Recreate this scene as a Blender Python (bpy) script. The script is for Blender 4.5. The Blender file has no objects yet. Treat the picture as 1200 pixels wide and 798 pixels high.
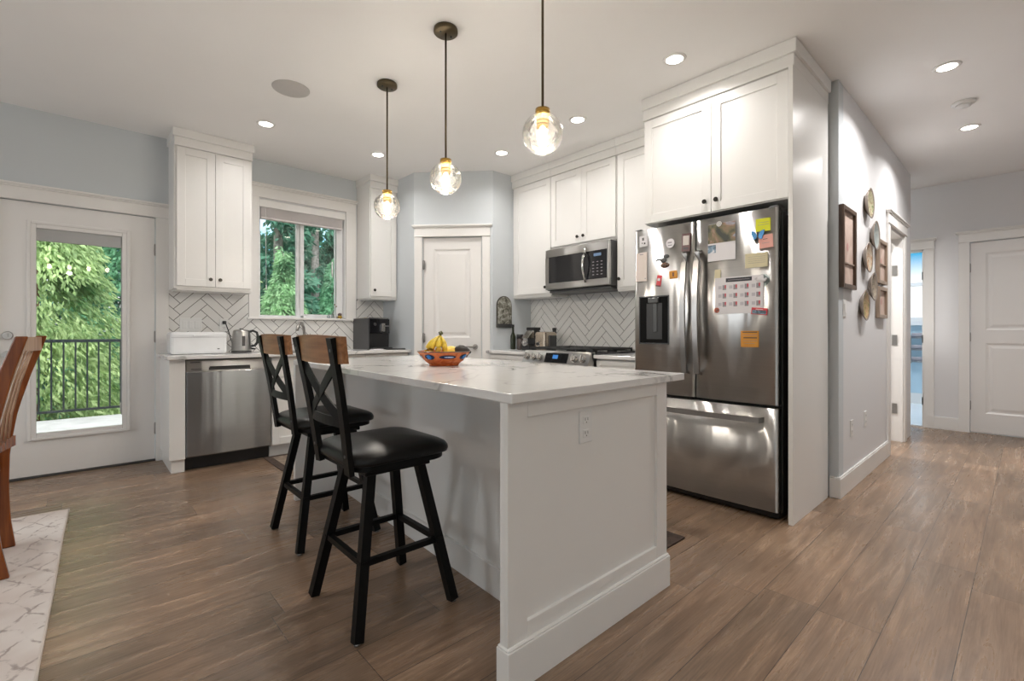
import bpy, bmesh, math, random
import numpy as np
from mathutils import Vector, Matrix
random.seed(7); rng = np.random.default_rng(7)
S = bpy.context.scene
C = S.collection
R = math.radians
PI = math.pi

# ------------------------------------------------------------------ camera
cam = bpy.data.cameras.new('camera'); cam_o = bpy.data.objects.new('camera', cam); C.objects.link(cam_o)
cam.sensor_width = 36; cam.lens = 553.2 / 1200 * 36; cam.shift_y = -10 / 1200; cam.clip_start = .05; cam.clip_end = 200
cam_o.location = (0, 0, 1.10); cam_o.rotation_euler = (R(90), 0, R(47.608 - 90))
S.camera = cam_o
S.view_settings.view_transform = 'Standard'; S.view_settings.look = 'None'; S.view_settings.gamma = 1
S.view_settings.use_curve_mapping = False; S.view_settings.exposure = 0.40
S.cycles.use_denoising = True
S.cycles.max_bounces = 8; S.cycles.diffuse_bounces = 5; S.cycles.glossy_bounces = 4; S.cycles.transparent_max_bounces = 12
S.cycles.sample_clamp_indirect = 6; S.cycles.caustics_reflective = False; S.cycles.caustics_refractive = False

SKY = 2.4          # sky brightness
SKY_SOUTH = 5.0     # south side of the sky, made brighter to light the island end
DOWN_W = 3.8       # each ceiling downlight
BULB_W = 11.0       # each pendant bulb
DOWN_COL = (1, .97, .94)
WINDOW_W = 20.0    # daylight entering by the west window beside the dining area
HALL_W = 15.0

wl = bpy.data.lights.new('west_window_daylight', 'AREA'); wl.shape = 'RECTANGLE'; wl.size = .8; wl.size_y = 1.0; wl.energy = WINDOW_W; wl.color = (.93, .97, 1)
wo = bpy.data.objects.new('west_window_daylight', wl); C.objects.link(wo); wo.location = (-3.62, 3.85, 1.55); wo.rotation_euler = (R(90), 0, R(-90)); wo.rotation_euler = Vector((1, -.3, -.1)).to_track_quat('-Z', 'Y').to_euler()

# ------------------------------------------------------------------ world
w = bpy.data.worlds.new('sky'); S.world = w; w.use_nodes = True
nt = w.node_tree; nt.nodes.clear()
tc = nt.nodes.new('ShaderNodeTexCoord'); sx = nt.nodes.new('ShaderNodeSeparateXYZ')
nt.links.new(tc.outputs['Generated'], sx.inputs[0])
def ramp(tree, fac, stops, interp='LINEAR'):
    r = tree.nodes.new('ShaderNodeValToRGB'); r.color_ramp.interpolation = interp
    e = r.color_ramp.elements
    while len(e) < len(stops): e.new(.5)
    for q, (p, c) in zip(e, stops):
        q.position = p; q.color = (*c, 1) if len(c) == 3 else c
    tree.links.new(fac, r.inputs[0]); return r.outputs[0]
skyc = ramp(nt, sx.outputs[2], [(0, (.45, .47, .48)), (.085, (.42, .45, .47)), (.125, (.02, .17, .30)), (.17, (.15, .4, .55)), (.25, (.85, .92, .97)), (.4, (1, .97, .92))])
wst = ramp(nt, sx.outputs[0], [(0, (1, 1, 1)), (.001, (1, 1, 1))])
m1 = nt.nodes.new('ShaderNodeMath'); m1.operation = 'MULTIPLY'; m1.inputs[1].default_value = -1
nt.links.new(sx.outputs[1], m1.inputs[0])
mr = nt.nodes.new('ShaderNodeMapRange'); mr.inputs[1].default_value = .3; mr.inputs[2].default_value = .9
mr.inputs[3].default_value = SKY; mr.inputs[4].default_value = SKY_SOUTH
nt.links.new(m1.outputs[0], mr.inputs[0])
bg = nt.nodes.new('ShaderNodeBackground'); out = nt.nodes.new('ShaderNodeOutputWorld')
nt.links.new(skyc, bg.inputs[0]); nt.links.new(mr.outputs[0], bg.inputs[1]); nt.links.new(bg.outputs[0], out.inputs[0])

# ------------------------------------------------------------------ materials
def mat(name, col, rough=.5, metal=0, spec=.5, noise=0, nscale=8, bump=0, bscale=60, aniso=0, coat=0, stretch=None, emit=None, estr=0):
    m = bpy.data.materials.new(name); m.use_nodes = True
    t = m.node_tree; b = t.nodes['Principled BSDF']
    b.inputs['Base Color'].default_value = (*col, 1); b.inputs['Roughness'].default_value = rough
    b.inputs['Metallic'].default_value = metal; b.inputs['Specular IOR Level'].default_value = spec
    b.inputs['Coat Weight'].default_value = coat
    if emit: b.inputs['Emission Color'].default_value = (*emit, 1); b.inputs['Emission Strength'].default_value = estr
    c = t.nodes.new('ShaderNodeTexCoord'); mp = t.nodes.new('ShaderNodeMapping')
    t.links.new(c.outputs['Object'], mp.inputs[0])
    if stretch: mp.inputs['Scale'].default_value = stretch
    n = t.nodes.new('ShaderNodeTexNoise'); n.inputs['Scale'].default_value = nscale; n.inputs['Detail'].default_value = 3
    t.links.new(mp.outputs[0], n.inputs[0])
    k = noise if noise else .02
    lo = tuple(max(0, x * (1 - k)) for x in col); hi = tuple(min(1, x * (1 + k)) for x in col)
    t.links.new(ramp(t, n.outputs[0], [(.3, lo), (.7, hi)]), b.inputs['Base Color'])
    if bump:
        n2 = t.nodes.new('ShaderNodeTexNoise'); n2.inputs['Scale'].default_value = bscale
        t.links.new(mp.outputs[0], n2.inputs[0])
        bp = t.nodes.new('ShaderNodeBump'); bp.inputs['Strength'].default_value = bump; bp.inputs['Distance'].default_value = .002
        t.links.new(n2.outputs[0], bp.inputs['Height']); t.links.new(bp.outputs[0], b.inputs['Normal'])
    if aniso:
        b.inputs['Anisotropic'].default_value = aniso
        tg = t.nodes.new('ShaderNodeTangent'); tg.direction_type = 'RADIAL'; tg.axis = 'Z'
        t.links.new(tg.outputs[0], b.inputs['Tangent'])
    return m
WALL = mat('blue_grey_paint', (.60, .635, .66), .6, noise=.015, nscale=2, bump=.05, bscale=220)
WALL2 = mat('pale_grey_hall_paint', (.74, .74, .755), .6, noise=.01, nscale=2, bump=.05, bscale=220)
CEIL = mat('ceiling_paint', (.90, .89, .88), .9, noise=.01, nscale=2)
TRIM = mat('white_trim_paint', (.80, .785, .765), .35, noise=.01, nscale=3)
CAB = mat('white_cabinet_paint', (.82, .81, .79), .3, noise=.01, nscale=3)
CABIN = mat('cabinet_shadow_line', (.25, .24, .23), .6)
DOORM = mat('white_door_paint', (.78, .765, .75), .35, noise=.01, nscale=3)
KNOB = mat('dark_bronze_metal', (.05, .045, .04), .35, metal=.9)
NICK = mat('satin_nickel', (.42, .40, .38), .3, metal=1)
HINGE = mat('grey_hinge_metal', (.32, .31, .3), .4, metal=.8)
STEEL = mat('brushed_stainless_steel', (.47, .46, .445), .28, metal=1, aniso=1.0, noise=.03, nscale=3, stretch=(1, 1, 40))
STEEL.node_tree.nodes['Principled BSDF'].inputs['Anisotropic Rotation'].default_value = .25
def ripple(m):
    t = m.node_tree; c = t.nodes.new('ShaderNodeTexCoord'); mp = t.nodes.new('ShaderNodeMapping'); mp.inputs['Scale'].default_value = (14, 14, .5)
    n = t.nodes.new('ShaderNodeTexNoise'); n.inputs['Scale'].default_value = 1; n.inputs['Detail'].default_value = 1
    bp = t.nodes.new('ShaderNodeBump'); bp.inputs['Strength'].default_value = .22; bp.inputs['Distance'].default_value = .01
    t.links.new(c.outputs['Object'], mp.inputs[0]); t.links.new(mp.outputs[0], n.inputs[0]); t.links.new(n.outputs[0], bp.inputs['Height']); t.links.new(bp.outputs[0], t.nodes['Principled BSDF'].inputs['Normal'])
ripple(STEEL)
STEEL2 = mat('polished_steel', (.62, .61, .6), .16, metal=1)
HSTEEL = mat('satin_handle_steel', (.40, .39, .38), .28, metal=1)
WSTEEL = mat('dark_reflection_dishwasher_steel', (.36, .37, .38), .24, metal=1, aniso=1.0, noise=.03, nscale=3, stretch=(1, 1, 40)); WSTEEL.node_tree.nodes['Principled BSDF'].inputs['Anisotropic Rotation'].default_value = .25; ripple(WSTEEL)  # steel copy with the dark room reflection put into its colour
DSTEEL = mat('dark_grey_steel', (.10, .10, .10), .35, metal=.7)
BLACK = mat('black_plastic', (.012, .012, .013), .35)
BGLASS = mat('black_glass', (.012, .012, .014), .06, spec=.6)
IRON = mat('black_cast_iron', (.02, .02, .02), .6)
SBLACK = mat('black_powder_coated_metal', (.0045, .0045, .0045), .42, spec=.16, bump=.1, bscale=400)
LEATH = mat('black_leatherette', (.0055, .0055, .0055), .34, spec=.3, bump=.25, bscale=300, coat=0)
BRASS = mat('brass_metal', (.55, .33, .08), .25, metal=1)
BRONZE = mat('antique_bronze_metal', (.11, .085, .05), .4, metal=.9)
PLAST = mat('white_plastic', (.80, .80, .79), .3)
WHITE = mat('white_enamel', (.84, .85, .86), .22)
VINYL = mat('white_vinyl_window_frame', (.80, .81, .82), .35)
SLAT = mat('white_blind_slats', (.72, .68, .67), .5)
ORANGE = mat('orange_card', (.62, .27, .03), .6, noise=.1)
YELLOW = mat('yellow_note_paper', (.70, .72, .03), .7)
PINK = mat('pink_note_paper', (.80, .42, .36), .7)
CREAM = mat('cream_note_paper', (.66, .60, .40), .7, noise=.05)
PAPER = mat('white_paper', (.72, .70, .72), .7)
INK = mat('dark_ink', (.04, .04, .05), .7)
GINK = mat('grey_ink', (.30, .28, .30), .7)
RED = mat('red_plastic', (.60, .03, .04), .35)
MAROON = mat('maroon_plastic', (.08, .02, .02), .35)
BLUE = mat('blue_butterfly_wing', (.02, .25, .60), .35)
DECKM = mat('pale_deck_boards', (.50, .53, .55), .7, noise=.15, nscale=5)
CABLE = mat('black_rail_metal', (.01, .02, .022), .35)
GROUND = mat('forest_floor', (.03, .06, .02), .9, noise=.5, nscale=2)
BARK = mat('grey_brown_bark', (.34, .31, .29), .9, noise=.4, nscale=12, bump=.5, bscale=30)
BARKR = mat('red_brown_bark', (.22, .10, .07), .9, noise=.4, nscale=12, bump=.5, bscale=30)
TILEW = mat('glossy_white_tile', (.80, .79, .77), .15, noise=.02, nscale=1)
GROUT = mat('dark_grey_grout', (.09, .085, .08), .9)
BATHW = mat('pale_blue_bathroom_paint', (.50, .66, .76), .6)
WTILE = mat('white_bathroom_tile', (.75, .8, .85), .25)

def leafmat(name, dark, light, sc=2.0):
    m = bpy.data.materials.new(name); m.use_nodes = True; t = m.node_tree; b = t.nodes['Principled BSDF']
    c = t.nodes.new('ShaderNodeTexCoord'); n = t.nodes.new('ShaderNodeTexNoise'); n.inputs['Scale'].default_value = sc; n.inputs['Detail'].default_value = 8
    n.inputs['Roughness'].default_value = .75
    t.links.new(c.outputs['Object'], n.inputs[0])
    cc = ramp(t, n.outputs[0], [(.35, dark), (.62, light)])
    t.links.new(cc, b.inputs['Base Color']); b.inputs['Roughness'].default_value = .6
    tr = t.nodes.new('ShaderNodeBsdfTranslucent'); mx = t.nodes.new('ShaderNodeMixShader'); mx.inputs[0].default_value = .35
    t.links.new(cc, tr.inputs[0]); t.links.new(b.outputs[0], mx.inputs[1]); t.links.new(tr.outputs[0], mx.inputs[2])
    t.links.new(mx.outputs[0], t.nodes['Material Output'].inputs[0])
    return m
LEAF1 = leafmat('bright_cedar_foliage', (.04, .17, .04), (.66, .84, .42), 1.1)
LEAF2 = leafmat('green_conifer_foliage', (.05, .20, .10), (.28, .60, .36))
LEAF4 = leafmat('emerald_cedar_foliage', (.03, .16, .06), (.50, .80, .45), 1.4)
LEAF3 = leafmat('dark_conifer_foliage', (.03, .10, .06), (.14, .38, .26), 1.2)

def glassmat(name, tint=(1, 1, 1), bump=0, refl=1.0, clear=.96):
    m = bpy.data.materials.new(name); m.use_nodes = True; t = m.node_tree; t.nodes.clear()
    o = t.nodes.new('ShaderNodeOutputMaterial'); tr = t.nodes.new('ShaderNodeBsdfTransparent'); tr.inputs[0].default_value = (*[x * clear for x in tint], 1)
    g = t.nodes.new('ShaderNodeBsdfGlossy'); g.inputs['Roughness'].default_value = .01 if not bump else .05
    f = t.nodes.new('ShaderNodeFresnel'); f.inputs[0].default_value = 1.5
    mu = t.nodes.new('ShaderNodeMath'); mu.operation = 'MULTIPLY'; mu.inputs[1].default_value = refl
    mx = t.nodes.new('ShaderNodeMixShader')
    if bump: tl = t.nodes.new('ShaderNodeBsdfTranslucent'); tl.inputs[0].default_value = (1, .97, .92, 1); m2 = t.nodes.new('ShaderNodeMixShader'); m2.inputs[0].default_value = .045; t.links.new(tr.outputs[0], m2.inputs[1]); t.links.new(tl.outputs[0], m2.inputs[2])
    t.links.new(f.outputs[0], mu.inputs[0]); t.links.new(mu.outputs[0], mx.inputs[0])
    t.links.new((m2 if bump else tr).outputs[0], mx.inputs[1]); t.links.new(g.outputs[0], mx.inputs[2]); t.links.new(mx.outputs[0], o.inputs[0])
    if bump:
        c = t.nodes.new('ShaderNodeTexCoord'); v = t.nodes.new('ShaderNodeTexVoronoi'); v.inputs['Scale'].default_value = 45
        t.links.new(c.outputs['Object'], v.inputs[0]); bp = t.nodes.new('ShaderNodeBump'); bp.inputs['Strength'].default_value = bump; bp.inputs['Distance'].default_value = .01
        t.links.new(v.outputs[0], bp.inputs['Height']); t.links.new(bp.outputs[0], g.inputs['Normal']); t.links.new(bp.outputs[0], f.inputs['Normal'])
    return m
GLASS = glassmat('window_glass')
GLOBE = glassmat('dimpled_clear_glass', (1, .99, .97), bump=.35, refl=1.6, clear=.97)
JGLASS = glassmat('clear_jar_glass', (.9, .95, .95), refl=2)

def floor_mat():
    m = bpy.data.materials.new('oak_plank_floor'); m.use_nodes = True; t = m.node_tree; b = t.nodes['Principled BSDF']
    L = t.links.new
    c = t.nodes.new('ShaderNodeTexCoord')
    def mth(op, a, b=None):
        x = t.nodes.new('ShaderNodeMath'); x.operation = op
        for k, q in ((0, a), (1, b)):
            if q is None: continue
            if isinstance(q, (int, float)): x.inputs[k].default_value = q
            else: L(q, x.inputs[k])
        return x.outputs[0]
    sep = t.nodes.new('ShaderNodeSeparateXYZ'); L(c.outputs['Object'], sep.inputs[0])
    yy = mth('DIVIDE', mth('SUBTRACT', sep.outputs[1], .165), .2004); row = mth('FLOOR', yy)
    wn = t.nodes.new('ShaderNodeTexWhiteNoise'); wn.noise_dimensions = '1D'; L(mth('ADD', row, 31.7), wn.inputs['W'])
    xx = mth('ADD', mth('DIVIDE', sep.outputs[0], 1.24), wn.outputs[0]); col = mth('FLOOR', xx)
    wn2 = t.nodes.new('ShaderNodeTexWhiteNoise'); wn2.noise_dimensions = '2D'; cv = t.nodes.new('ShaderNodeCombineXYZ'); L(row, cv.inputs[0]); L(col, cv.inputs[1]); L(cv.outputs[0], wn2.inputs['Vector'])
    fy = mth('ABSOLUTE', mth('SUBTRACT', mth('FRACT', yy), .5)); fx = mth('ABSOLUTE', mth('SUBTRACT', mth('FRACT', xx), .5))
    seamf = mth('MAXIMUM', mth('GREATER_THAN', fy, .5 - .0012 / .2), mth('GREATER_THAN', fx, .5 - .0013 / 1.24))
    mz = t.nodes.new('ShaderNodeMath'); mz.operation = 'MULTIPLY'; mz.inputs[1].default_value = 37; L(wn2.outputs[0], mz.inputs[0])
    cb = t.nodes.new('ShaderNodeCombineXYZ'); L(sep.outputs[0], cb.inputs[0]); L(sep.outputs[1], cb.inputs[1]); L(mz.outputs[0], cb.inputs[2])
    mp = t.nodes.new('ShaderNodeMapping'); mp.inputs['Scale'].default_value = (1.1, 11, 1); L(cb.outputs[0], mp.inputs[0])
    n = t.nodes.new('ShaderNodeTexNoise'); n.inputs['Scale'].default_value = 2.2; n.inputs['Detail'].default_value = 8; n.inputs['Roughness'].default_value = .62; n.inputs['Distortion'].default_value = .8
    L(mp.outputs[0], n.inputs[0])
    mp2 = t.nodes.new('ShaderNodeMapping'); mp2.inputs['Scale'].default_value = (3, 110, 1); L(cb.outputs[0], mp2.inputs[0])
    n2 = t.nodes.new('ShaderNodeTexNoise'); n2.inputs['Scale'].default_value = 1.5; n2.inputs['Detail'].default_value = 4; L(mp2.outputs[0], n2.inputs[0])
    mp3 = t.nodes.new('ShaderNodeMapping'); mp3.inputs['Scale'].default_value = (.8, 2.0, 1); L(cb.outputs[0], mp3.inputs[0])
    n3 = t.nodes.new('ShaderNodeTexNoise'); n3.inputs['Scale'].default_value = 1.6; n3.inputs['Detail'].default_value = 3; L(mp3.outputs[0], n3.inputs[0])
    base = ramp(t, n.outputs[0], [(.25, (.15, .093, .060)), (.45, (.255, .170, .115)), (.62, (.335, .231, .160)), (.8, (.43, .31, .22))])
    def mix(a, bb, f, mode='MIX'):
        x = t.nodes.new('ShaderNodeMix'); x.data_type = 'RGBA'; x.blend_type = mode
        if isinstance(f, float): x.inputs[0].default_value = f
        else: L(f, x.inputs[0])
        L(a, x.inputs[6]); L(bb, x.inputs[7]); return x.outputs[2]
    tone = ramp(t, wn2.outputs[0], [(0, (.82, .82, .82)), (.5, (1.0, .985, .97)), (1, (1.15, 1.14, 1.13))])
    fine = ramp(t, n2.outputs[0], [(.35, (.84, .83, .82)), (.65, (1.08, 1.08, 1.08))])
    blot = ramp(t, n3.outputs[0], [(.3, (.78, .80, .81)), (.7, (1.12, 1.10, 1.08))])
    x = mix(base, tone, 1.0, 'MULTIPLY'); x = mix(x, fine, 1.0, 'MULTIPLY'); x = mix(x, blot, 1.0, 'MULTIPLY')
    seam = t.nodes.new('ShaderNodeRGB'); seam.outputs[0].default_value = (.05, .035, .025, 1)
    x = mix(x, seam.outputs[0], seamf); L(x, b.inputs['Base Color'])
    L(ramp(t, n.outputs[0], [(.3, (.34, .34, .34)), (.7, (.24, .24, .24))]), b.inputs['Roughness'])
    b.inputs['Specular IOR Level'].default_value = .5
    bp = t.nodes.new('ShaderNodeBump'); bp.inputs['Strength'].default_value = .25; bp.inputs['Distance'].default_value = .002
    L(n2.outputs[0], bp.inputs['Height']); L(bp.outputs[0], b.inputs['Normal'])
    return m
FLOOR = floor_mat()

def quartz():
    m = bpy.data.materials.new('white_veined_quartz'); m.use_nodes = True; t = m.node_tree; b = t.nodes['Principled BSDF']; L = t.links.new
    c = t.nodes.new('ShaderNodeTexCoord')
    n = t.nodes.new('ShaderNodeTexNoise'); n.inputs['Scale'].default_value = 1.7; n.inputs['Detail'].default_value = 6; n.inputs['Distortion'].default_value = 1.4
    L(c.outputs['Object'], n.inputs[0])
    v = ramp(t, n.outputs[0], [(.475, (0, 0, 0)), (.5, (1, 1, 1)), (.525, (0, 0, 0))])
    n2 = t.nodes.new('ShaderNodeTexNoise'); n2.inputs['Scale'].default_value = 2.5; L(c.outputs['Object'], n2.inputs[0])
    g = ramp(t, n2.outputs[0], [(.42, (.05, .05, .05)), (.62, (1, 1, 1))])
    mu = t.nodes.new('ShaderNodeMix'); mu.data_type = 'RGBA'; mu.blend_type = 'MULTIPLY'; mu.inputs[0].default_value = 1
    L(v, mu.inputs[6]); L(g, mu.inputs[7])
    mx = t.nodes.new('ShaderNodeMix'); mx.data_type = 'RGBA'
    L(mu.outputs[2], mx.inputs[0]); mx.inputs[6].default_value = (.78, .77, .76, 1); mx.inputs[7].default_value = (.30, .30, .30, 1)
    L(mx.outputs[2], b.inputs['Base Color']); b.inputs['Roughness'].default_value = .12
    return m
QUARTZ = quartz()

def wood(name, a, bcol, sc=(1, 12, 12), rough=.35):
    m = bpy.data.materials.new(name); m.use_nodes = True; t = m.node_tree; b = t.nodes['Principled BSDF']; L = t.links.new
    c = t.nodes.new('ShaderNodeTexCoord'); mp = t.nodes.new('ShaderNodeMapping'); mp.inputs['Scale'].default_value = sc
    L(c.outputs['Object'], mp.inputs[0]); n = t.nodes.new('ShaderNodeTexNoise'); n.inputs['Scale'].default_value = 4; n.inputs['Detail'].default_value = 5; n.inputs['Distortion'].default_value = .6
    L(mp.outputs[0], n.inputs[0]); L(ramp(t, n.outputs[0], [(.3, a), (.7, bcol)]), b.inputs['Base Color']); b.inputs['Roughness'].default_value = rough
    return m
WALNUT = wood('brown_wood_rail', (.20, .085, .032), (.40, .19, .08), (12, 1, 12))
CHERRY = wood('cherry_wood', (.15, .036, .007), (.30, .085, .017), (12, 12, 1), .25)
CHERRYL = wood('pale_worn_wood', (.34, .20, .12), (.50, .33, .22), (12, 12, 1), .35)
FRAMED = wood('dark_brown_frame_wood', (.05, .03, .02), (.12, .075, .05), (12, 12, 1))
FRAMEL = wood('greyish_brown_frame_wood', (.22, .16, .12), (.38, .29, .22), (12, 12, 1))

def pattern(name, stops, scale=6, kind='noise', rough=.5, dist=1.0):
    m = bpy.data.materials.new(name); m.use_nodes = True; t = m.node_tree; b = t.nodes['Principled BSDF']; L = t.links.new
    c = t.nodes.new('ShaderNodeTexCoord')
    if kind == 'noise':
        n = t.nodes.new('ShaderNodeTexNoise'); n.inputs['Scale'].default_value = scale; n.inputs['Detail'].default_value = 5; n.inputs['Distortion'].default_value = dist
        o = n.outputs[0]
    else:
        n = t.nodes.new('ShaderNodeTexVoronoi'); n.inputs['Scale'].default_value = scale; o = n.outputs[0]
    L(c.outputs['Object'], n.inputs[0]); L(ramp(t, o, stops), b.inputs['Base Color']); b.inputs['Roughness'].default_value = rough
    return m
def rug_mat():
    m = bpy.data.materials.new('cream_distressed_rug'); m.use_nodes = True; t = m.node_tree; b = t.nodes['Principled BSDF']; L = t.links.new
    c = t.nodes.new('ShaderNodeTexCoord')
    nz = t.nodes.new('ShaderNodeTexNoise'); nz.inputs['Scale'].default_value = 9; nz.inputs['Detail'].default_value = 4; L(c.outputs['Object'], nz.inputs[0])
    sp = t.nodes.new('ShaderNodeSeparateXYZ'); L(c.outputs['Object'], sp.inputs[0])
    def mth(op, a, b=0):
        x = t.nodes.new('ShaderNodeMath'); x.operation = op
        for k, q in ((0, a), (1, b)):
            if isinstance(q, (int, float)): x.inputs[k].default_value = q
            else: L(q, x.inputs[k])
        return x.outputs[0]
    def lines(sg):
        u = mth('ADD', mth('MULTIPLY', sp.outputs[0], 7.6), mth('MULTIPLY', sp.outputs[1], 4.6 * sg))
        u = mth('ADD', u, mth('MULTIPLY', nz.outputs[0], .9))
        d = mth('ABSOLUTE', mth('SUBTRACT', mth('FRACT', u), .5)); return ramp(t, d, [(.0, (.9, .9, .9)), (.035, (.7, .7, .7)), (.06, (0, 0, 0))])
    a = t.nodes.new('ShaderNodeMix'); a.data_type = 'RGBA'; a.blend_type = 'ADD'; a.inputs[0].default_value = 1
    L(lines(1), a.inputs[6]); L(lines(-1), a.inputs[7])
    n = t.nodes.new('ShaderNodeTexNoise'); n.inputs['Scale'].default_value = 11; n.inputs['Detail'].default_value = 7; n.inputs['Roughness'].default_value = .7; L(c.outputs['Object'], n.inputs[0])
    n2 = t.nodes.new('ShaderNodeTexNoise'); n2.inputs['Scale'].default_value = 3; n2.inputs['Detail'].default_value = 3; L(c.outputs['Object'], n2.inputs[0])
    k = ramp(t, n.outputs[0], [(.46, (.05, .05, .05)), (.54, (1, 1, 1))])
    mu = t.nodes.new('ShaderNodeMix'); mu.data_type = 'RGBA'; mu.blend_type = 'MULTIPLY'; mu.inputs[0].default_value = 1
    L(a.outputs[2], mu.inputs[6]); L(k, mu.inputs[7])
    spots = ramp(t, n.outputs[0], [(.60, (0, 0, 0)), (.64, (.7, .7, .7))])
    a2 = t.nodes.new('ShaderNodeMix'); a2.data_type = 'RGBA'; a2.blend_type = 'ADD'; a2.inputs[0].default_value = .8
    L(mu.outputs[2], a2.inputs[6]); L(spots, a2.inputs[7])
    mx = t.nodes.new('ShaderNodeMix'); mx.data_type = 'RGBA'; L(a2.outputs[2], mx.inputs[0])
    L(ramp(t, n2.outputs[0], [(.35, (.58, .50, .46)), (.65, (.74, .69, .66))]), mx.inputs[6]); mx.inputs[7].default_value = (.36, .30, .28, 1)
    L(mx.outputs[2], b.inputs['Base Color']); b.inputs['Roughness'].default_value = .95
    return m
RUG = rug_mat()
RUGE = mat('rug_binding', (.62, .55, .50), .9)

# ------------------------------------------------------------------ mesh helpers
def bx(bm, p0, p1, bev=0, M=None, T=None):
    """box between two corners; M maps (u,v,w) -> world"""
    x0, y0, z0 = [min(a, b) for a, b in zip(p0, p1)]; x1, y1, z1 = [max(a, b) for a, b in zip(p0, p1)]
    t = bmesh.new()
    bmesh.ops.create_cube(t, size=1)
    for v in t.verts:
        v.co = Vector(((v.co.x + .5) * (x1 - x0) + x0, (v.co.y + .5) * (y1 - y0) + y0, (v.co.z + .5) * (z1 - z0) + z0))
    bev = min(bev, .45 * min(x1 - x0, y1 - y0, z1 - z0))
    if bev > 0: bmesh.ops.bevel(t, geom=list(t.edges), offset=bev, segments=2 if bev > .004 else 1, affect='EDGES', profile=.5)
    merge(bm, t, M, T)
def merge(bm, t, M=None, T=None):
    vs = {}
    for v in t.verts:
        co = v.co.copy()
        if T is not None: co = T @ co
        if M is not None: co = Vector(M(co.x, co.y, co.z))
        vs[v] = bm.verts.new(co)
    for f in t.faces:
        try:
            nf = bm.faces.new([vs[v] for v in f.verts]); nf.smooth = f.smooth
        except ValueError: pass
    t.free()
def cyl(bm, p, q, r, r2=None, n=20, M=None, T=None, smooth=True):
    p, q = Vector(p), Vector(q); d = q - p; r2 = r if r2 is None else r2
    t = bmesh.new(); bmesh.ops.create_cone(t, cap_ends=True, segments=n, radius1=r, radius2=r2, depth=d.length)
    K = Matrix.Translation((p + q) / 2) @ d.to_track_quat('Z', 'Y').to_matrix().to_4x4()
    for f in t.faces: f.smooth = smooth and len(f.verts) == 4
    merge(bm, t, M, (T @ K) if T is not None else K)
def lathe(bm, prof, n=32, c=(0, 0, 0), M=None, T=None):
    """profile [(r,z),...] revolved about z"""
    t = bmesh.new(); rings = []
    for r, z in prof:
        if r < 1e-5: rings.append([t.verts.new((c[0], c[1], c[2] + z))])
        else: rings.append([t.verts.new((c[0] + r * math.cos(2 * PI * i / n), c[1] + r * math.sin(2 * PI * i / n), c[2] + z)) for i in range(n)])
    for a, b in zip(rings, rings[1:]):
        for i in range(n):
            j = (i + 1) % n
            if len(a) == 1 and len(b) == 1: continue
            if len(a) == 1: f = t.faces.new((a[0], b[j], b[i]))
            elif len(b) == 1: f = t.faces.new((a[i], a[j], b[0]))
            else: f = t.faces.new((a[i], a[j], b[j], b[i]))
            f.smooth = True
    merge(bm, t, M, T)
def tube(bm, pts, r, n=10, T=None, M=None, flat=None):
    """swept tube; r number or list; flat=(a,b) gives a rectangular section"""
    pts = [Vector(p) for p in pts]; t = bmesh.new(); rings = []
    up0 = Vector((0, 0, 1))
    for i, p in enumerate(pts):
        d = (pts[min(i + 1, len(pts) - 1)] - pts[max(i - 1, 0)]).normalized()
        up = up0 if abs(d.dot(up0)) < .95 else Vector((1, 0, 0))
        s = d.cross(up).normalized(); u = s.cross(d).normalized()
        rr = r[i] if isinstance(r, (list, tuple)) else r
        if flat: ring = [t.verts.new(p + s * a * flat[0] / 2 + u * b * flat[1] / 2) for a, b in ((-1, -1), (1, -1), (1, 1), (-1, 1))]
        else: ring = [t.verts.new(p + s * rr * math.cos(2 * PI * k / n) + u * rr * math.sin(2 * PI * k / n)) for k in range(n)]
        rings.append(ring)
    m = len(rings[0])
    for a, b in zip(rings, rings[1:]):
        for k in range(m):
            f = t.faces.new((a[k], a[(k + 1) % m], b[(k + 1) % m], b[k])); f.smooth = not flat
    t.faces.new(rings[0][::-1]); t.faces.new(rings[-1])
    merge(bm, t, M, T)
def prism(bm, poly, h0, h1, M=None, T=None, bev=0):
    """polygon in (a,b) extruded along the third local axis"""
    t = bmesh.new(); a = [t.verts.new((x, y, h0)) for x, y in poly]; b = [t.verts.new((x, y, h1)) for x, y in poly]
    t.faces.new(a[::-1]); t.faces.new(b)
    for i in range(len(a)): j = (i + 1) % len(a); t.faces.new((a[i], a[j], b[j], b[i]))
    if bev: bmesh.ops.bevel(t, geom=list(t.edges), offset=bev, segments=2, affect='EDGES', profile=.5)
    merge(bm, t, M, T)
def ell(bm, c, r, n=20, T=None):
    t = bmesh.new(); bmesh.ops.create_uvsphere(t, u_segments=n, v_segments=max(8, n // 2), radius=1)
    for v in t.verts: v.co = Vector((c[0] + v.co.x * r[0], c[1] + v.co.y * r[1], c[2] + v.co.z * r[2]))
    for f in t.faces: f.smooth = True
    merge(bm, t, None, T)

def link(name, bm, m, parent=None, world=True, smooth=False):
    bmesh.ops.recalc_face_normals(bm, faces=bm.faces)
    o = bpy.data.objects.new(name, bpy.data.meshes.new(name))
    xs = [v.co for v in bm.verts]
    if parent is None and world:      # origin at the middle of its base
        c = Vector(((min(v.x for v in xs) + max(v.x for v in xs)) / 2, (min(v.y for v in xs) + max(v.y for v in xs)) / 2, min(v.z for v in xs)))
        for v in bm.verts: v.co -= c
        o.location = c
    if parent is not None:
        if world:
            off = Vector((0, 0, 0)); p = parent
            while p is not None: off += p.location; p = p.parent
            for v in bm.verts: v.co -= off
        o.parent = parent
    bm.to_mesh(o.data); bm.free()
    for mm in (m if isinstance(m, (list, tuple)) else [m]): o.data.materials.append(mm)
    C.objects.link(o); return o
def tag(o, label, cat, group=None):
    o['label'] = label; o['category'] = cat
    if group: o['group'] = group
    return o
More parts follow.
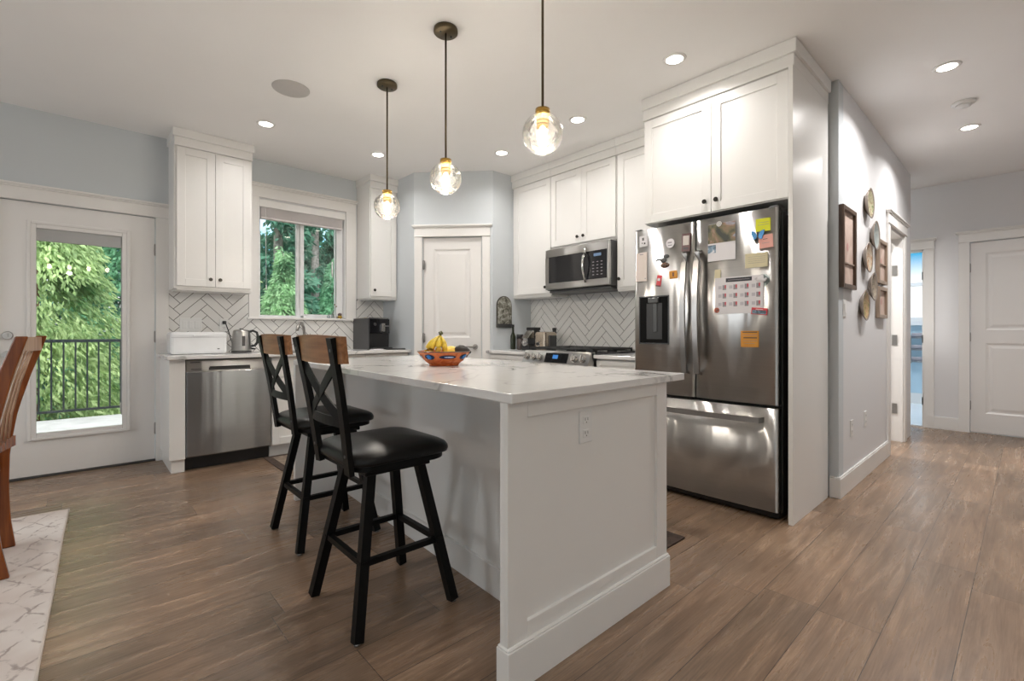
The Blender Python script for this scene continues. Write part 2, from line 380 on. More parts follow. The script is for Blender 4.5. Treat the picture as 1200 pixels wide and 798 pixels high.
def thing(name, label, cat, loc=(0, 0, 0), rotz=0, group=None):
    o = bpy.data.objects.new(name, None); o.empty_display_size = .1; C.objects.link(o)
    o.location = loc; o.rotation_euler = (0, 0, rotz); return tag(o, label, cat, group)
def struct(name, bm, m, world=False):
    o = link(name, bm, m, None, world); o['kind'] = 'structure'; return o
def sempty(name, loc=(0, 0, 0)):
    o = bpy.data.objects.new(name, None); o.empty_display_size = .1; C.objects.link(o); o.location = loc; o['kind'] = 'structure'; return o
def B(*boxes, bev=0, M=None):
    bm = bmesh.new()
    for b in boxes: bx(bm, b[0], b[1], b[2] if len(b) > 2 else bev, M)
    return bm
def copy_tree(o, parent=None):
    c = o.copy(); C.objects.link(c); c.parent = parent
    for ch in list(o.children): copy_tree(ch, c)
    return c

# walls: local (u along, v up, w out of the wall into the room)
YW = 5.03; XR = 3.70; YH = .85; XF = 7.19; CH = 2.77
P, Q = Vector((2.575, 4.345)), Vector((3.145, 3.74))
du = (Q - P).normalized(); dn = Vector((du.y, -du.x)) if Vector((du.y, -du.x)).dot(-P) > 0 else Vector((-du.y, du.x)); LP = (Q - P).length
ML = lambda u, v, w: (u, YW - w, v)
MR = lambda u, v, w: (XR - w, u, v)
MP = lambda u, v, w: (P.x + du.x * u + dn.x * w, P.y + du.y * u + dn.y * w, v)
MN = lambda u, v, w: (u, 3.74 - w, v)
MH = lambda u, v, w: (u, YH - w, v)
MF = lambda u, v, w: (XF - w, u, v)

def wall(name, M, u0, u1, v0, v1, holes=(), t=.12, m=WALL):
    bm = bmesh.new(); us = sorted({u0, u1, *[h[0] for h in holes], *[h[1] for h in holes]})
    for a, b in zip(us, us[1:]):
        hs = sorted([(h[2], h[3]) for h in holes if h[0] <= a + 1e-6 and h[1] >= b - 1e-6]); z = v0
        for h0, h1 in hs:
            if h0 > z: bx(bm, (a, z, -t), (b, h0, 0), 0, M)
            z = h1
        if z < v1: bx(bm, (a, z, -t), (b, v1, 0), 0, M)
    return struct(name, bm, m)

# ================================================================== SETTING
struct('floor', B(((-3.6, -3.4, -.08), (9.5, 5.15, 0))), FLOOR)
struct('ceiling', B(((-3.6, -3.4, CH), (9.5, 5.15, CH + .1))), CEIL)
wall('wall_window', ML, -3.6, 2.695, 0, CH, [(-.46, .47, 0, 2.075), (1.27, 2.13, 1.24, 2.405)], t=.16)
struct('wall_return', B(((P.x, P.y, 0), (P.x + .12, YW, CH))), WALL)
wall('wall_pantry', MP, 0, LP, 0, CH, [(.097, .713, 0, 2.09)], t=.10)
struct('wall_niche', B(((Q.x, 3.74, 0), (XR + .12, 3.86, CH))), WALL)
wall('wall_range', MR, .85, 3.74, 0, CH)
wall('wall_hall', MH, XR + .12, 6.52, 0, CH, [(5.335, 6.08, 0, 2.05)], t=.13, m=WALL2)
wall('wall_far', MF, -1.4, 3.0, 0, CH, [(-.33, .437, 0, 2.08), (.82, 1.5, 0, 2.05)], t=.12, m=WALL2)
wall('wall_hall_south', lambda u, v, w: (u, -1.4 + w, v), 1.6, XF + .12, 0, CH)
wall('wall_living', lambda u, v, w: (1.6 - w, u, v), -3.4, -1.4, 0, CH)
wall('wall_south', lambda u, v, w: (u, -3.4 + w, v), -3.6, 1.6, 0, CH, [(-3.2, -1.0, .1, 2.2)])
wall('wall_west', lambda u, v, w: (-3.6 + w, u, v), -3.4, 5.15, 0, CH, [(3.35, 4.35, .95, 2.2), (-1.7, -.1, .1, 2.2)])
# side room behind the hall door and the closet behind
wall('wall_side_room', lambda u, v, w: (u, 2.6 - w, v), XR + .12, XF, 0, CH)
# bathroom
BX = 9.4
wall('wall_bathroom', lambda u, v, w: (BX - w, u, v), -.5, 2.6, 0, CH, [(.78, 1.6, 1.27, 2.4)], m=BATHW)
struct('wall_bath_side', B(((XF + .12, 2.2, 0), (BX, 2.3, CH))), BATHW)
struct('wall_bath_near', B(((XF + .12, -.1, 0), (BX, 0.0, CH))), BATHW)
struct('trim_bath_floor', B(((XF + .02, 0, 0), (BX, 2.2, .012))), WTILE)
struct('baseboard_bathroom', B(((BX - .015, 0, .012), (BX, 2.2, .17))), TRIM)

def casing(name, M, u0, u1, vt, v0=0, cw=.09, left=True, right=True, cap=.022, hh=.105, bottom=False):
    bm = bmesh.new(); a = u0 - cw if left else u0; b = u1 + cw if right else u1
    if left: bx(bm, (a, v0, 0), (u0, vt, .018), .002, M)
    if right: bx(bm, (u1, v0, 0), (b, vt, .018), .002, M)
    bx(bm, (a - .004, vt, 0), (b + .004, vt + .012, .026), .003, M)
    bx(bm, (a, vt + .012, 0), (b, vt + hh, .02), .002, M)
    bx(bm, (a - cap * .6, vt + hh - .012, 0), (b + cap * .6, vt + hh, .032), .003, M)
    bx(bm, (a - cap, vt + hh, 0), (b + cap, vt + hh + .018, .042), .003, M)
    return struct(name, bm, TRIM)
casing('trim_1', ML, -.46, .47, 2.075)
casing('trim_2', MP, .090, .722, 2.09, cw=.082)
casing('trim_3', MF, -.33, .437, 2.08)
casing('trim_4', MF, .82, 1.5, 2.05)
casing('trim_5', MH, 5.335, 6.08, 2.06)
# window casing
wm = bmesh.new()
bx(wm, (1.18, 1.24, 0), (1.27, 2.405, .02), .002, ML); bx(wm, (2.13, 1.24, 0), (2.245, 2.405, .02), .002, ML)
bx(wm, (1.18, 2.405, 0), (2.245, 2.515, .02), .002, ML); bx(wm, (1.17, 2.505, 0), (2.255, 2.52, .032), .002, ML); bx(wm, (1.155, 2.52, 0), (2.27, 2.54, .045), .003, ML)
bx(wm, (1.165, 1.222, 0), (2.25, 1.242, .035), .003, ML)
struct('trim_6', wm, TRIM)
# baseboards
def base(name, M, u0, u1, h=.14): return struct(name, B(((u0, 0, 0), (u1, h - .01, .016), .002), ((u0, h - .01, 0), (u1, h, .012), .003), M=M), TRIM)
base('baseboard_left', ML, -3.4, -.55)
base('baseboard_hall', MH, XR + .001, 5.245)
struct('baseboard_stub', B(((XR - .016, YH - .016, 0), (XR, .90, .13), .002), ((XR - .012, YH - .014, .13), (XR, .90, .14), .003)), TRIM)
base('baseboard_far', MF, .527, .73)
base('baseboard_far_south', MF, -1.4, -.42)

# ---------------------------------------------------------------- windows and doors
def slider(M, name, u0, u1, v0, v1, w=-.09, mull=(1.645, 1.715)):
    e = sempty(name, M(u0, v0, w)); fr = bmesh.new()
    bx(fr, (u0, v0, w - .04), (u0 + .03, v1, w + .03), .003, M); bx(fr, (u1 - .075, v0, w - .04), (u1, v1, w + .03), .003, M)
    bx(fr, (u0, v1 - .04, w - .04), (u1, v1, w + .03), .003, M); bx(fr, (u0, v0, w - .04), (u1, v0 + .028, w + .03), .003, M)
    bx(fr, (mull[0], v0, w - .03), (mull[0] + .03, v1, w + .01), .003, M); bx(fr, (mull[0] + .03, v0, w - .04), (mull[1], v1, w + .03), .003, M)
    bx(fr, (mull[1], v0 + .028, w - .03), (u1 - .075, v0 + .045, w + .015), .003, M)
    # drywall/jamb returns
    for a, b in (((u0 + .0005, v0, w - .06), (u0 + .010, v1, .001)), ((u1 - .010, v0, w - .06), (u1 - .0005, v1, .001)), ((u0, v1 - .010, w - .06), (u1, v1 - .0005, .001)), ((u0, v0 + .0005, w - .06), (u1, v0 + .006, .001))): bx(fr, a, b, 0, M)
    link('window_frame', fr, VINYL, e)
    for a, b in ((u0 + .03, mull[0]), (mull[1], u1 - .075)):
        link('pane', B(((a, v0 + .02, w - .008), (b, v1 - .03, w - .004)), M=M), GLASS, e)
    return e
slider(ML, 'window_1', 1.27, 2.13, 1.24, 2.405)
MBth = lambda u, v, w: (BX - w, u, v)
e = sempty('window_2', MBth(.78, 1.27, 0))
link('window_frame', B(((.78, 1.27, -.06), (1.6, 1.32, .02)), ((.78, 2.35, -.06), (1.6, 2.4, .02)), ((.78, 1.27, -.06), (.83, 2.4, .02)), ((1.55, 1.27, -.06), (1.6, 2.4, .02)), ((.78, 1.80, -.05), (1.6, 1.85, 0)), ((.72, 1.2, 0), (1.66, 1.27, .06)), bev=.003, M=MBth), VINYL, e)
link('pane', B(((.83, 1.32, -.03), (1.55, 2.35, -.026)), M=MBth), GLASS, e)
# unseen windows; the two wide ones added for daylight, mullions shaped for steel streaks
for nm, M_, (a, b, c, d), mulls in (('window_3', lambda u, v, w: (-3.6 + w, u, v), (3.35, 4.35, .95, 2.2), [3.85]), ('added_window_4', lambda u, v, w: (-3.6 + w, u, v), (-1.7, -.1, .1, 2.2), [-1.38, -.9, -.42]), ('added_window_5', lambda u, v, w: (u, -3.4 + w, v), (-3.2, -1.0, .1, 2.2), [-2.75, -2.1, -1.45])):
    bs = [((a, c, -.1), (a + .05, d, .01)), ((b - .05, c, -.1), (b, d, .01)), ((a, c, -.1), (b, c + .05, .01)), ((a, d - .05, -.1), (b, d, .01))] + [((q - (.03 if len(mulls) == 1 else .10), c, -.08), (q + (.03 if len(mulls) == 1 else .10), d, 0)) for q in mulls]
    e = sempty(nm, M_(a, c, 0)); link('window_frame', B(*bs, bev=.003, M=M_), VINYL, e)

# blind over the kitchen window
e = thing('window_blind', 'white slatted blind pulled up at the top of the kitchen window', 'blind', ML(1.7, 2.2, -.02))
link('valance', B(((1.275, 2.318, -.055), (2.125, 2.392, .005), .004), M=ML), TRIM, e)
bm = bmesh.new()
for i in range(14): bx(bm, (1.29, 2.222 + i * .0068, -.05), (2.10, 2.222 + i * .0068 + .004, -.004), .0005, ML)
bx(bm, (1.29, 2.205, -.052), (2.10, 2.221, -.002), .003, ML)
link('slat_stack', bm, SLAT, e)
bm = bmesh.new(); cyl(bm, ML(1.335, 2.33, -.01), ML(1.34, 1.56, -.01), .0025, n=6); cyl(bm, ML(1.34, 1.56, -.01), ML(1.34, 1.51, -.01), .006, .004, n=8)
link('cord', bm, PLAST, e)

def hinge(M, u, v, parent, w=.004): 
    bm = bmesh.new(); bx(bm, (u - .008, v - .045, w - .004), (u + .016, v + .045, w + .004), .001, M)
    cyl(bm, (u, v - .05, w + .006), (u, v + .05, w + .006), .006, n=10, M=M); return link('hinge', bm, HINGE, parent)
def lever(M, u, v, parent, d=1, w=.0, r=.028):
    bm = bmesh.new(); cyl(bm, (u, v, w), (u, v, w + .012), r, n=24, M=M); cyl(bm, (u, v, w), (u, v, w + .05), .009, n=12, M=M)
    tube(bm, [(u, v, w + .048), (u + d * .03, v, w + .052), (u + d * .075, v + .002, w + .05), (u + d * .12, v - .003, w + .048)], [.010, .009, .008, .007], 10, M=M)
    return link('door_handle', bm, NICK, parent)

# exterior glass door
e = sempty('door_1', ML(0, 0, 0))
def ring(bm, u0, u1, v0, v1, wd, w0, w1, M, bev=.003):
    for a, b in (((u0, v0, w0), (u0 + wd, v1, w1)), ((u1 - wd, v0, w0), (u1, v1, w1)), ((u0 + wd, v0, w0), (u1 - wd, v0 + wd, w1)), ((u0 + wd, v1 - wd, w0), (u1 - wd, v1, w1))): bx(bm, a, b, bev, M)
bm = bmesh.new()
for a, b in (((-.455, .02, -.05), (-.27, 2.07, -.006)), ((.27, .02, -.05), (.465, 2.07, -.006)), ((-.27, .02, -.05), (.27, .305, -.006)), ((-.27, 1.905, -.05), (.27, 2.07, -.006))): bx(bm, a, b, 0, ML)
link('door_slab', bm, DOORM, e)
bm = bmesh.new(); ring(bm, -.30, .30, .285, 1.935, .022, -.006, .010, ML); ring(bm, -.279, .279, .306, 1.914, .03, -.03, .003, ML)
link('glass_frame', bm, DOORM, e)
link('pane', B(((-.25, .33, -.034), (.25, 1.885, -.03)), M=ML), GLASS, e)
bm = bmesh.new()
bx(bm, (-.25, 1.79, -.028), (.25, 1.885, -.012), .002, ML); 
for u in (-.165, .17): bx(bm, (u - .004, 1.79, -.012), (u + .004, 1.885, -.008), 0, ML)
bx(bm, (.243, .42, -.026), (.262, 1.88, -.012), .002, ML); bx(bm, (.236, .44, -.012), (.268, .52, -.004), .002, ML)
link('built_in_blind', bm, mat('grey_enclosed_blind', (.42, .42, .42), .5), e)
for v in (1.80, 1.06, .28): hinge(ML, .468, v, e, -.002)
lever(ML, -.398, .935, e, 1, -.006)
bm = bmesh.new(); cyl(bm, (-.398, 1.075, -.006), (-.398, 1.075, .014), .03, .026, n=24, M=ML); bx(bm, (-.405, 1.062, .014), (-.391, 1.088, .022), .002, ML)
link('deadbolt', bm, NICK, e)
link('threshold', B(((-.46, 0, -.14), (.47, .018, .0), .003), M=ML), DSTEEL, e)

def panel_door(name, M, u0, u1, v0, v1, panels, hinge_u, hinge_vs, handle=None, w=-.012, mold=.018):
    e = sempty(name, M(u0, v0, w)); bm = bmesh.new(); us = sorted(panels, key=lambda p: p[2])
    bx(bm, (u0, v0, w - .035), (u1, v1, w - .010), 0, M)
    pu0, pu1 = panels[0][0], panels[0][1]
    bx(bm, (u0, v0, w - .012), (pu0, v1, w), 0, M); bx(bm, (pu1, v0, w - .012), (u1, v1, w), 0, M)
    z = v0
    for p in us: bx(bm, (pu0, z, w - .012), (pu1, p[2], w), 0, M); z = p[3]
    bx(bm, (pu0, z, w - .012), (pu1, v1, w), 0, M)
    link('door_slab', bm, DOORM, e)
    for a, b, c, d in panels:
        t = bmesh.new(); q = [(a, c), (b, c), (b, d), (a, d)]
        def rg(i, ww): return [t.verts.new(M(x + (i if x == a else -i), y + (i if y == c else -i), ww)) for x, y in q]
        r0, r1, r2, r3 = rg(0, w), rg(mold, w - .009), rg(mold * 1.8, w - .009), rg(mold * 3.2, w - .003)
        for s, tt in ((r0, r1), (r1, r2), (r2, r3)):
            for i in range(4): t.faces.new((s[i], s[(i + 1) % 4], tt[(i + 1) % 4], tt[i]))
        t.faces.new(r3); link('raised_panel', t, DOORM, e)
    for v in hinge_vs: hinge(M, hinge_u, v, e)
    if handle: lever(M, handle[0], handle[1], e, handle[2], w)
    return e
panel_door('door_2', MP, .10, .71, .01, 2.083, [(.208, .597, 1.04, 1.965), (.208, .597, .22, .90)], .104, (1.80, 1.04, .28), (.648, .945, -1))
panel_door('door_3', MF, -.327, .434, .012, 2.075, [(-.21, .317, 1.12, 1.955), (-.21, .317, .22, .98)], .437, (1.80, 1.045, .30), None)
# side door opening in the hall: door swung into the side room, jamb lining
e = sempty('door_4', (5.34, YH, 0))
link('jamb', B(((5.335, 0, -.13), (5.35, 2.05, .0)), ((6.065, 0, -.13), (6.08, 2.05, 0)), ((5.335, 2.035, -.13), (6.08, 2.05, 0)), M=MH), TRIM, e)
link('door_slab', B(((6.02, .012, -.88), (6.058, 2.03, -.135), .002), M=MH), DOORM, e)
for v in (1.72, 1.02, .33):
    bm = bmesh.new(); bx(bm, (6.058, v - .05, -.085), (6.068, v + .05, -.045), 0, MH); link('hinge', bm, HINGE, e)
e = sempty('door_5', (XF, .82, 0))
link('jamb', B(((.82, 0, -.12), (.835, 2.05, 0)), ((1.485, 0, -.12), (1.5, 2.05, 0)), ((.82, 2.035, -.12), (1.5, 2.05, 0)), M=MF), TRIM, e)
for v in (1.75, 1.02, .30): link('hinge', B(((.826, v - .045, -.06), (.838, v + .045, .0)), M=MF), HINGE, e)

# ---------------------------------------------------------------- herringbone tile
def clip(poly, a, b, c):           # keep a*x+b*y<=c
    o = []
    for i in range(len(poly)):
        p, q = poly[i], poly[(i + 1) % len(poly)]; dp = a * p[0] + b * p[1] - c; dq = a * q[0] + b * q[1] - c
        if dp <= 0: o.append(p)
        if dp * dq < 0: s = dp / (dp - dq); o.append((p[0] + (q[0] - p[0]) * s, p[1] + (q[1] - p[1]) * s))
    return o
def herring(name, M, rects, u_ref, v_ref, label, w=.0715, g=.0023):
    U0 = min(r[0] for r in rects); U1 = max(r[1] for r in rects); V0 = min(r[2] for r in rects); V1 = max(r[3] for r in rects)
    root = thing(name, label, 'tile backsplash', M((U0 + U1) / 2, V0, 0)); bm = bmesh.new(); gr = bmesh.new(); s = math.sqrt(.5)
    for r in rects: bx(gr, (r[0], r[2], 0.0005), (r[1], r[3], .005), 0, M)
    cells = []; N = 44
    for j in range(-N, N):
        for m_ in range(-8, 9):
            cells.append((j + 8 * m_, j, 4, 1)); cells.append((j + 4 + 8 * m_, j - 3, 1, 4))
    for x, y, lx, ly in cells:
        q = [(x * w + g, y * w + g), ((x + lx) * w - g, y * w + g), ((x + lx) * w - g, (y + ly) * w - g), (x * w + g, (y + ly) * w - g)]
        q = [(u_ref + s * (px - py), v_ref + s * (px + py)) for px, py in q]
        if max(p[0] for p in q) < U0 or min(p[0] for p in q) > U1 or max(p[1] for p in q) < V0 or min(p[1] for p in q) > V1: continue
        for r in rects:
            k = clip(clip(clip(clip(q, 1, 0, r[1]), -1, 0, -r[0]), 0, 1, r[3]), 0, -1, -r[2])
            if len(k) >= 3: prism(bm, k, .002, .008, M)
    link('tiles', bm, TILEW, root); link('grout', gr, GROUT, root)
herring('herringbone_backsplash', ML, [(.557, 1.178, .915, 1.46), (1.178, 2.255, .915, 1.221), (2.255, 2.575, .915, 1.46)], .643, 1.25, 'white herringbone tile backsplash with dark grout under the kitchen window')
herring('herringbone_backsplash', MR, [(1.936, 2.411, .916, 1.452), (2.411, 3.17, .935, 1.476), (3.17, 3.735, .916, 1.452)], 2.969, 1.16, 'white herringbone tile backsplash between the gas range and microwave')

# ================================================================== CABINETS
def shaker(bm, M, u0, u1, v0, v1, w, th=.019, rail=.06, rec=.009):
    bx(bm, (u0 + .002, v0 + .002, w), (u1 - .002, v1 - .002, w + th - rec), 0, M)
    for a, b in (((u0, v0), (u0 + rail, v1)), ((u1 - rail, v0), (u1, v1)), ((u0 + rail, v0), (u1 - rail, v0 + rail)), ((u0 + rail, v1 - rail), (u1 - rail, v1))):
        bx(bm, (a[0], a[1], w + .004), (b[0], b[1], w + th), .0012, M)
def knob(M, u, v, w, parent):
    bm = bmesh.new(); cyl(bm, (u, v, w), (u, v, w + .014), .006, n=12, M=M); cyl(bm, (u, v, w + .012), (u, v, w + .020), .011, .015, n=20, M=M); cyl(bm, (u, v, w + .020), (u, v, w + .026), .015, .012, n=20, M=M)
    return link('knob', bm, KNOB, parent)
def door(M, u0, u1, v0, v1, w, parent, kn=None, g=.0015, name='door', rail=.06):
    bm = bmesh.new(); shaker(bm, M, u0 + g, u1 - g, v0 + g, v1 - g, w, rail=rail); d = link(name, bm, CAB, parent)
    if kn: knob(M, kn[0], kn[1], w + .019, d)
    return d
def crown(M, u0, u1, v0, v1, w, parent, ends=(1, 1)):
    """frieze then crown reaching the ceiling, returning round the open ends"""
    bm = bmesh.new(); a = u0 - (.012 if ends[0] else 0); b = u1 + (.012 if ends[1] else 0)
    bx(bm, (u0, v0, 0), (u1, v0 + .07, w), .001, M)
    bx(bm, (a, v0 + .07, 0), (b, v1, w + .018), .002, M)
    return link('crown_moulding', bm, CAB, parent)
# left upper cabinet
def upper(name, label, M, u0, u1, v0, v1, depth, doors, group=None, ends=(1, 1), crn=True, vtop=2.63, wall_gap=.0):
    e = thing(name, label, 'cabinet', M((u0 + u1) / 2, v0, 0), group=group)
    link('cabinet_box', B(((u0, v0, .001), (u1, vtop, depth - .021), .001), ((u0 + .02, v0 - .012, .02), (u1 - .0, v0, depth - .03), 0), M=M), CAB, e)
    for d in doors: door(M, d[0], d[1], v0 + .02 if len(d) < 6 else d[5], vtop - .005, depth - .02, e, (d[2], d[3]))
    if crn: crown(M, u0, u1, vtop, CH - .002, depth, e, ends)
    return e
upper('upper_cabinet', 'tall white double-door upper cabinet between glass door and kitchen window', ML, .56, 1.135, 1.46, 2.62, .34, [(.575, .848, .812, 1.545), (.848, 1.122, .882, 1.545)])
upper('upper_cabinet', 'narrow white single-door upper cabinet right of the kitchen window', ML, 2.258, 2.574, 1.46, 2.62, .34, [(2.262, 2.562, 2.30, 1.545)])
# range run
upper('upper_cabinet', 'white single-door upper cabinet left of the microwave', MR, 3.176, 3.738, 1.465, 2.60, .29, [(3.176, 3.70, 3.235, 1.545)], ends=(0, 0))
upper('upper_cabinet', 'white double-door upper cabinet directly above the microwave', MR, 2.408, 3.174, 1.907, 2.60, .29, [(2.41, 2.79, 2.755, 1.985), (2.79, 3.172, 2.825, 1.985)], ends=(0, 0))
upper('upper_cabinet', 'white upper cabinet squeezed between microwave and refrigerator cabinet', MR, 1.934, 2.406, 1.465, 2.60, .29, [(1.936, 2.39, 2.365, 1.555)], ends=(0, 0))
# over-fridge cabinet
e = thing('refrigerator_cabinet', 'deep white cabinet over the refrigerator with a tall side panel', 'cabinet', (3.35, 1.39, 1.87))
link('cabinet_box', B(((.928, 1.872, .001), (1.873, 2.62, .68), .001), M=MR), CAB, e)
door(MR, .932, 1.383, 1.875, 2.612, .681, e, (1.345, 1.945)); door(MR, 1.383, 1.873, 1.875, 2.612, .681, e, (1.42, 1.945))
bm = bmesh.new(); bx(bm, (.902, 2.62, .02), (1.88, 2.69, .703), .001, MR); bx(bm, (.886, 2.69, .02), (1.88, CH - .002, .722), .002, MR)
link('crown_moulding', bm, CAB, e)
link('side_panel', B(((.902, 0, .03), (.926, 2.619, .722), .001), M=MR), CAB, e)

# base cabinets, window run
e = thing('base_cabinet', 'white end panel cabinet at left of the dishwasher', 'cabinet', (.55, 4.7, 0))
link('cabinet_box', B(((.50, .105, .001), (.602, .884, .58), .001), ((.515, 0, .001), (.602, .104, .55), .001), M=ML), CAB, e)
e = thing('sink_base_cabinet', 'white base cabinet run under the kitchen window beside dishwasher', 'cabinet', (1.9, 4.7, 0))
link('cabinet_box', B(((1.228, .105, .001), (2.574, .69, .56), 0), ((1.228, .69, .001), (1.35, .884, .56), 0), ((1.99, .69, .001), (2.574, .884, .56), 0), ((1.35, .69, .51), (1.99, .884, .56), 0), ((1.228, 0, .001), (2.574, .104, .50), 0), M=ML), CAB, e)
for a, b in ((1.23, 1.66), (1.66, 2.09), (2.09, 2.57)): door(ML, a, b, .11, .70, .56, e, (b - .04, .64)); 
for a, b in ((1.23, 2.09), (2.09, 2.57)): door(ML, a, b, .705, .875, .56, e, ((a + b) / 2, .79), name='drawer', rail=.04)
e = thing('worktop', 'white quartz worktop under the kitchen window with sink', 'worktop', (1.5, 4.7, .885))
link('slab', B(((.482, .886, .001), (1.36, .915, .64), .003), ((1.36, .886, .50), (1.98, .915, .64), 0), ((1.36, .886, .001), (1.98, .915, .12), 0), ((1.98, .886, .001), (2.574, .915, .64), .003), M=ML), QUARTZ, e)
bm = bmesh.new(); bx(bm, (1.36, .70, .12), (1.98, .71, .50), 0, ML)
for a, b in (((1.355, .70, .12), (1.365, .905, .50)), ((1.975, .70, .12), (1.985, .905, .50)), ((1.36, .70, .115), (1.98, .905, .125)), ((1.36, .70, .495), (1.98, .905, .505))): bx(bm, a, b, 0, ML)
link('sink_basin', bm, STEEL2, e)
# range run base
e = thing('base_cabinet', 'white drawer cabinet in the corner left of the gas range', 'cabinet', (3.4, 3.44, 0))
link('cabinet_box', B(((3.136, .105, .001), (3.738, .884, .60), 0), ((3.136, 0, .001), (3.738, .104, .53), 0), M=MR), CAB, e)
for a, b in ((.11, .40), (.40, .69)): door(MR, 3.14, 3.73, a, b, .60, e, (3.435, (a + b) / 2), name='drawer', rail=.05)
door(MR, 3.14, 3.73, .695, .875, .60, e, (3.36, .81), name='drawer', rail=.04)
e = thing('base_cabinet', 'white drawer cabinet between gas range and refrigerator', 'cabinet', (3.4, 2.15, 0))
link('cabinet_box', B(((1.96, .105, .001), (2.368, .884, .60), 0), ((1.96, 0, .001), (2.368, .104, .53), 0), M=MR), CAB, e)
for a, b in ((.11, .40), (.40, .69)): door(MR, 1.965, 2.364, a, b, .60, e, (2.165, (a + b) / 2), name='drawer', rail=.05)
door(MR, 1.965, 2.364, .695, .875, .60, e, (2.165, .80), name='drawer', rail=.04)
tag(link('worktop', B(((3.134, .886, .009), (3.738, .915, .65), .003), M=MR), QUARTZ), 'white quartz worktop piece left of the gas range', 'worktop')
tag(link('worktop', B(((1.955, .886, .009), (2.370, .915, .65), .003), M=MR), QUARTZ), 'white quartz worktop piece between range and refrigerator', 'worktop')

# ================================================================== ISLAND (slightly out of square, as it stands)
def sk(x, y): return x + .03 * (y - 1.05)      # long side leans with y
e = thing('kitchen_island', 'large white panelled kitchen island in the middle of the room', 'island', (1.5, 2.15, 0))
MI = lambda u, v, w: (u, 1.062 - w, v)
def quad(bm, pts, z0, z1, bev=0): prism(bm, pts, z0, z1, bev=bev)
bm = bmesh.new(); quad(bm, [(sk(1.26, 1.08), 1.08), (1.86, 1.08), (1.93, 3.22), (sk(1.26, 3.22) + .03, 3.22)], .0, .884); link('cabinet_box', bm, WALL if False else CAB, e)
bm = bmesh.new(); quad(bm, [(sk(1.246, 1.10), 1.10), (sk(1.262, 1.10), 1.10), (sk(1.262, 3.2) + .03, 3.2), (sk(1.246, 3.2) + .03, 3.2)], 0, .125, .002); link('plinth_board', bm, TRIM, e)
# near end panel (shaker), far end panel
bm = bmesh.new()
bx(bm, (.952, 0, -.036), (1.880, .884, -.011), .001, MI)
for a, b in (((.952, .14), (1.036, .884)), ((1.80, .14), (1.880, .884)), ((1.036, .14), (1.80, .192)), ((1.036, .832), (1.80, .884))): bx(bm, (a[0], a[1], -.014), (b[0], b[1], 0), .0012, MI)
bx(bm, (.944, 0, -.045), (1.888, .132, .012), .002, MI); bx(bm, (.946, .130, -.043), (1.886, .141, .009), .004, MI)
link('end_panel', bm, CAB, e)
bm = bmesh.new(); quad(bm, [(1.03, 3.22), (1.93, 3.22), (1.93, 3.255), (1.03, 3.255)], 0, .884, .001); link('end_panel', bm, CAB, e)
# cabinet doors on the range side
MID = lambda u, v, w: (1.86 + (u - 1.08) * .0327 + w, u, v)
for i in range(4):
    a = 1.10 + i * .53; door(MID, a, a + .527, .11, .875, .001, e, (a + .04, .80))
bm = bmesh.new(); bx(bm, (1.292, .71, 0 - .012), (1.363, .824, -.006), .003, MI)
link('outlet_plate', bm, PLAST, e)
tag(link('island_countertop', (lambda b: (quad(b, [(.945, 1.035), (2.005, 1.045), (2.07, 3.275), (1.035, 3.275)], .885, .915, .003), b)[1])(bmesh.new()), QUARTZ), 'long white quartz countertop with grey veins on the island', 'countertop')
for o in list(e.children):
    if o.name.startswith('outlet_plate'): bpy.data.objects.remove(o)
def outlet(M, u, v, w, label, cat='outlet', kind='outlet', wd=.072, ht=.116, name='wall_outlet', group=None):
    o = thing(name, label, cat, M(u, v, w), group=group)
    link('cover_plate', B(((u - wd / 2, v - ht / 2, w), (u + wd / 2, v + ht / 2, w + .005), .002), M=M), PLAST, o)
    if kind == 'outlet':
        for dv in (-.024, .024):
            link('socket', B(((u - .017, v + dv - .014, w + .005), (u + .017, v + dv + .014, w + .007), .004), M=M), PLAST, o)
            link('slots', B(((u - .008, v + dv - .002, w + .007), (u - .006, v + dv + .008, w + .0074)), ((u + .006, v + dv - .002, w + .007), (u + .008, v + dv + .008, w + .0074)), ((u - .002, v + dv - .010, w + .007), (u + .002, v + dv - .006, w + .0074)), M=M), INK, o)
    else:
        n = kind
        for i in range(n):
            cu = u + (i - (n - 1) / 2) * .046
            bm = bmesh.new(); bx(bm, (cu - .016, v - .033, w + .005), (cu + .016, v + .033, w + .009), .003, M); link('rocker', bm, PLAST, o)
    return o
outlet(MI, 1.334, .762, -.011, 'white double outlet on the end panel of the island')
outlet(MH, 4.03, .42, 0, 'white outlet on the hall wall above the baseboard, nearer one')
outlet(MH, 4.45, .435, 0, 'white outlet on the hall wall above the baseboard, farther one')
outlet(MH, 3.84, 1.262, 0, 'white light switch below the tall framed picture', 'light switch', 1, name='light_switch')
outlet(ML, .72, 1.165, .008, 'white triple switch plate on the tiles above breadbox', 'light switch', 3, .165, .118, name='light_switch')
o = outlet(ML, .975, 1.165, .008, 'white outlet on the tiles with black plug inserted')
o = thing('power_plug', 'black plug with cord in the outlet behind the kettle', 'plug', ML(.975, 1.16, .02))
bm = bmesh.new(); bx(bm, (.960, 1.172, .0155), (.990, 1.202, .045), .006, ML); link('plug_body', bm, BLACK, o)
bm = bmesh.new(); tube(bm, [ML(.975, 1.187, .04), ML(.985, 1.17, .05), ML(1.01, 1.09, .05), ML(1.03, 1.0, .06), ML(1.03, .93, .09), ML(1.03, .919, .16)], .004, 8); link('cord', bm, BLACK, o)

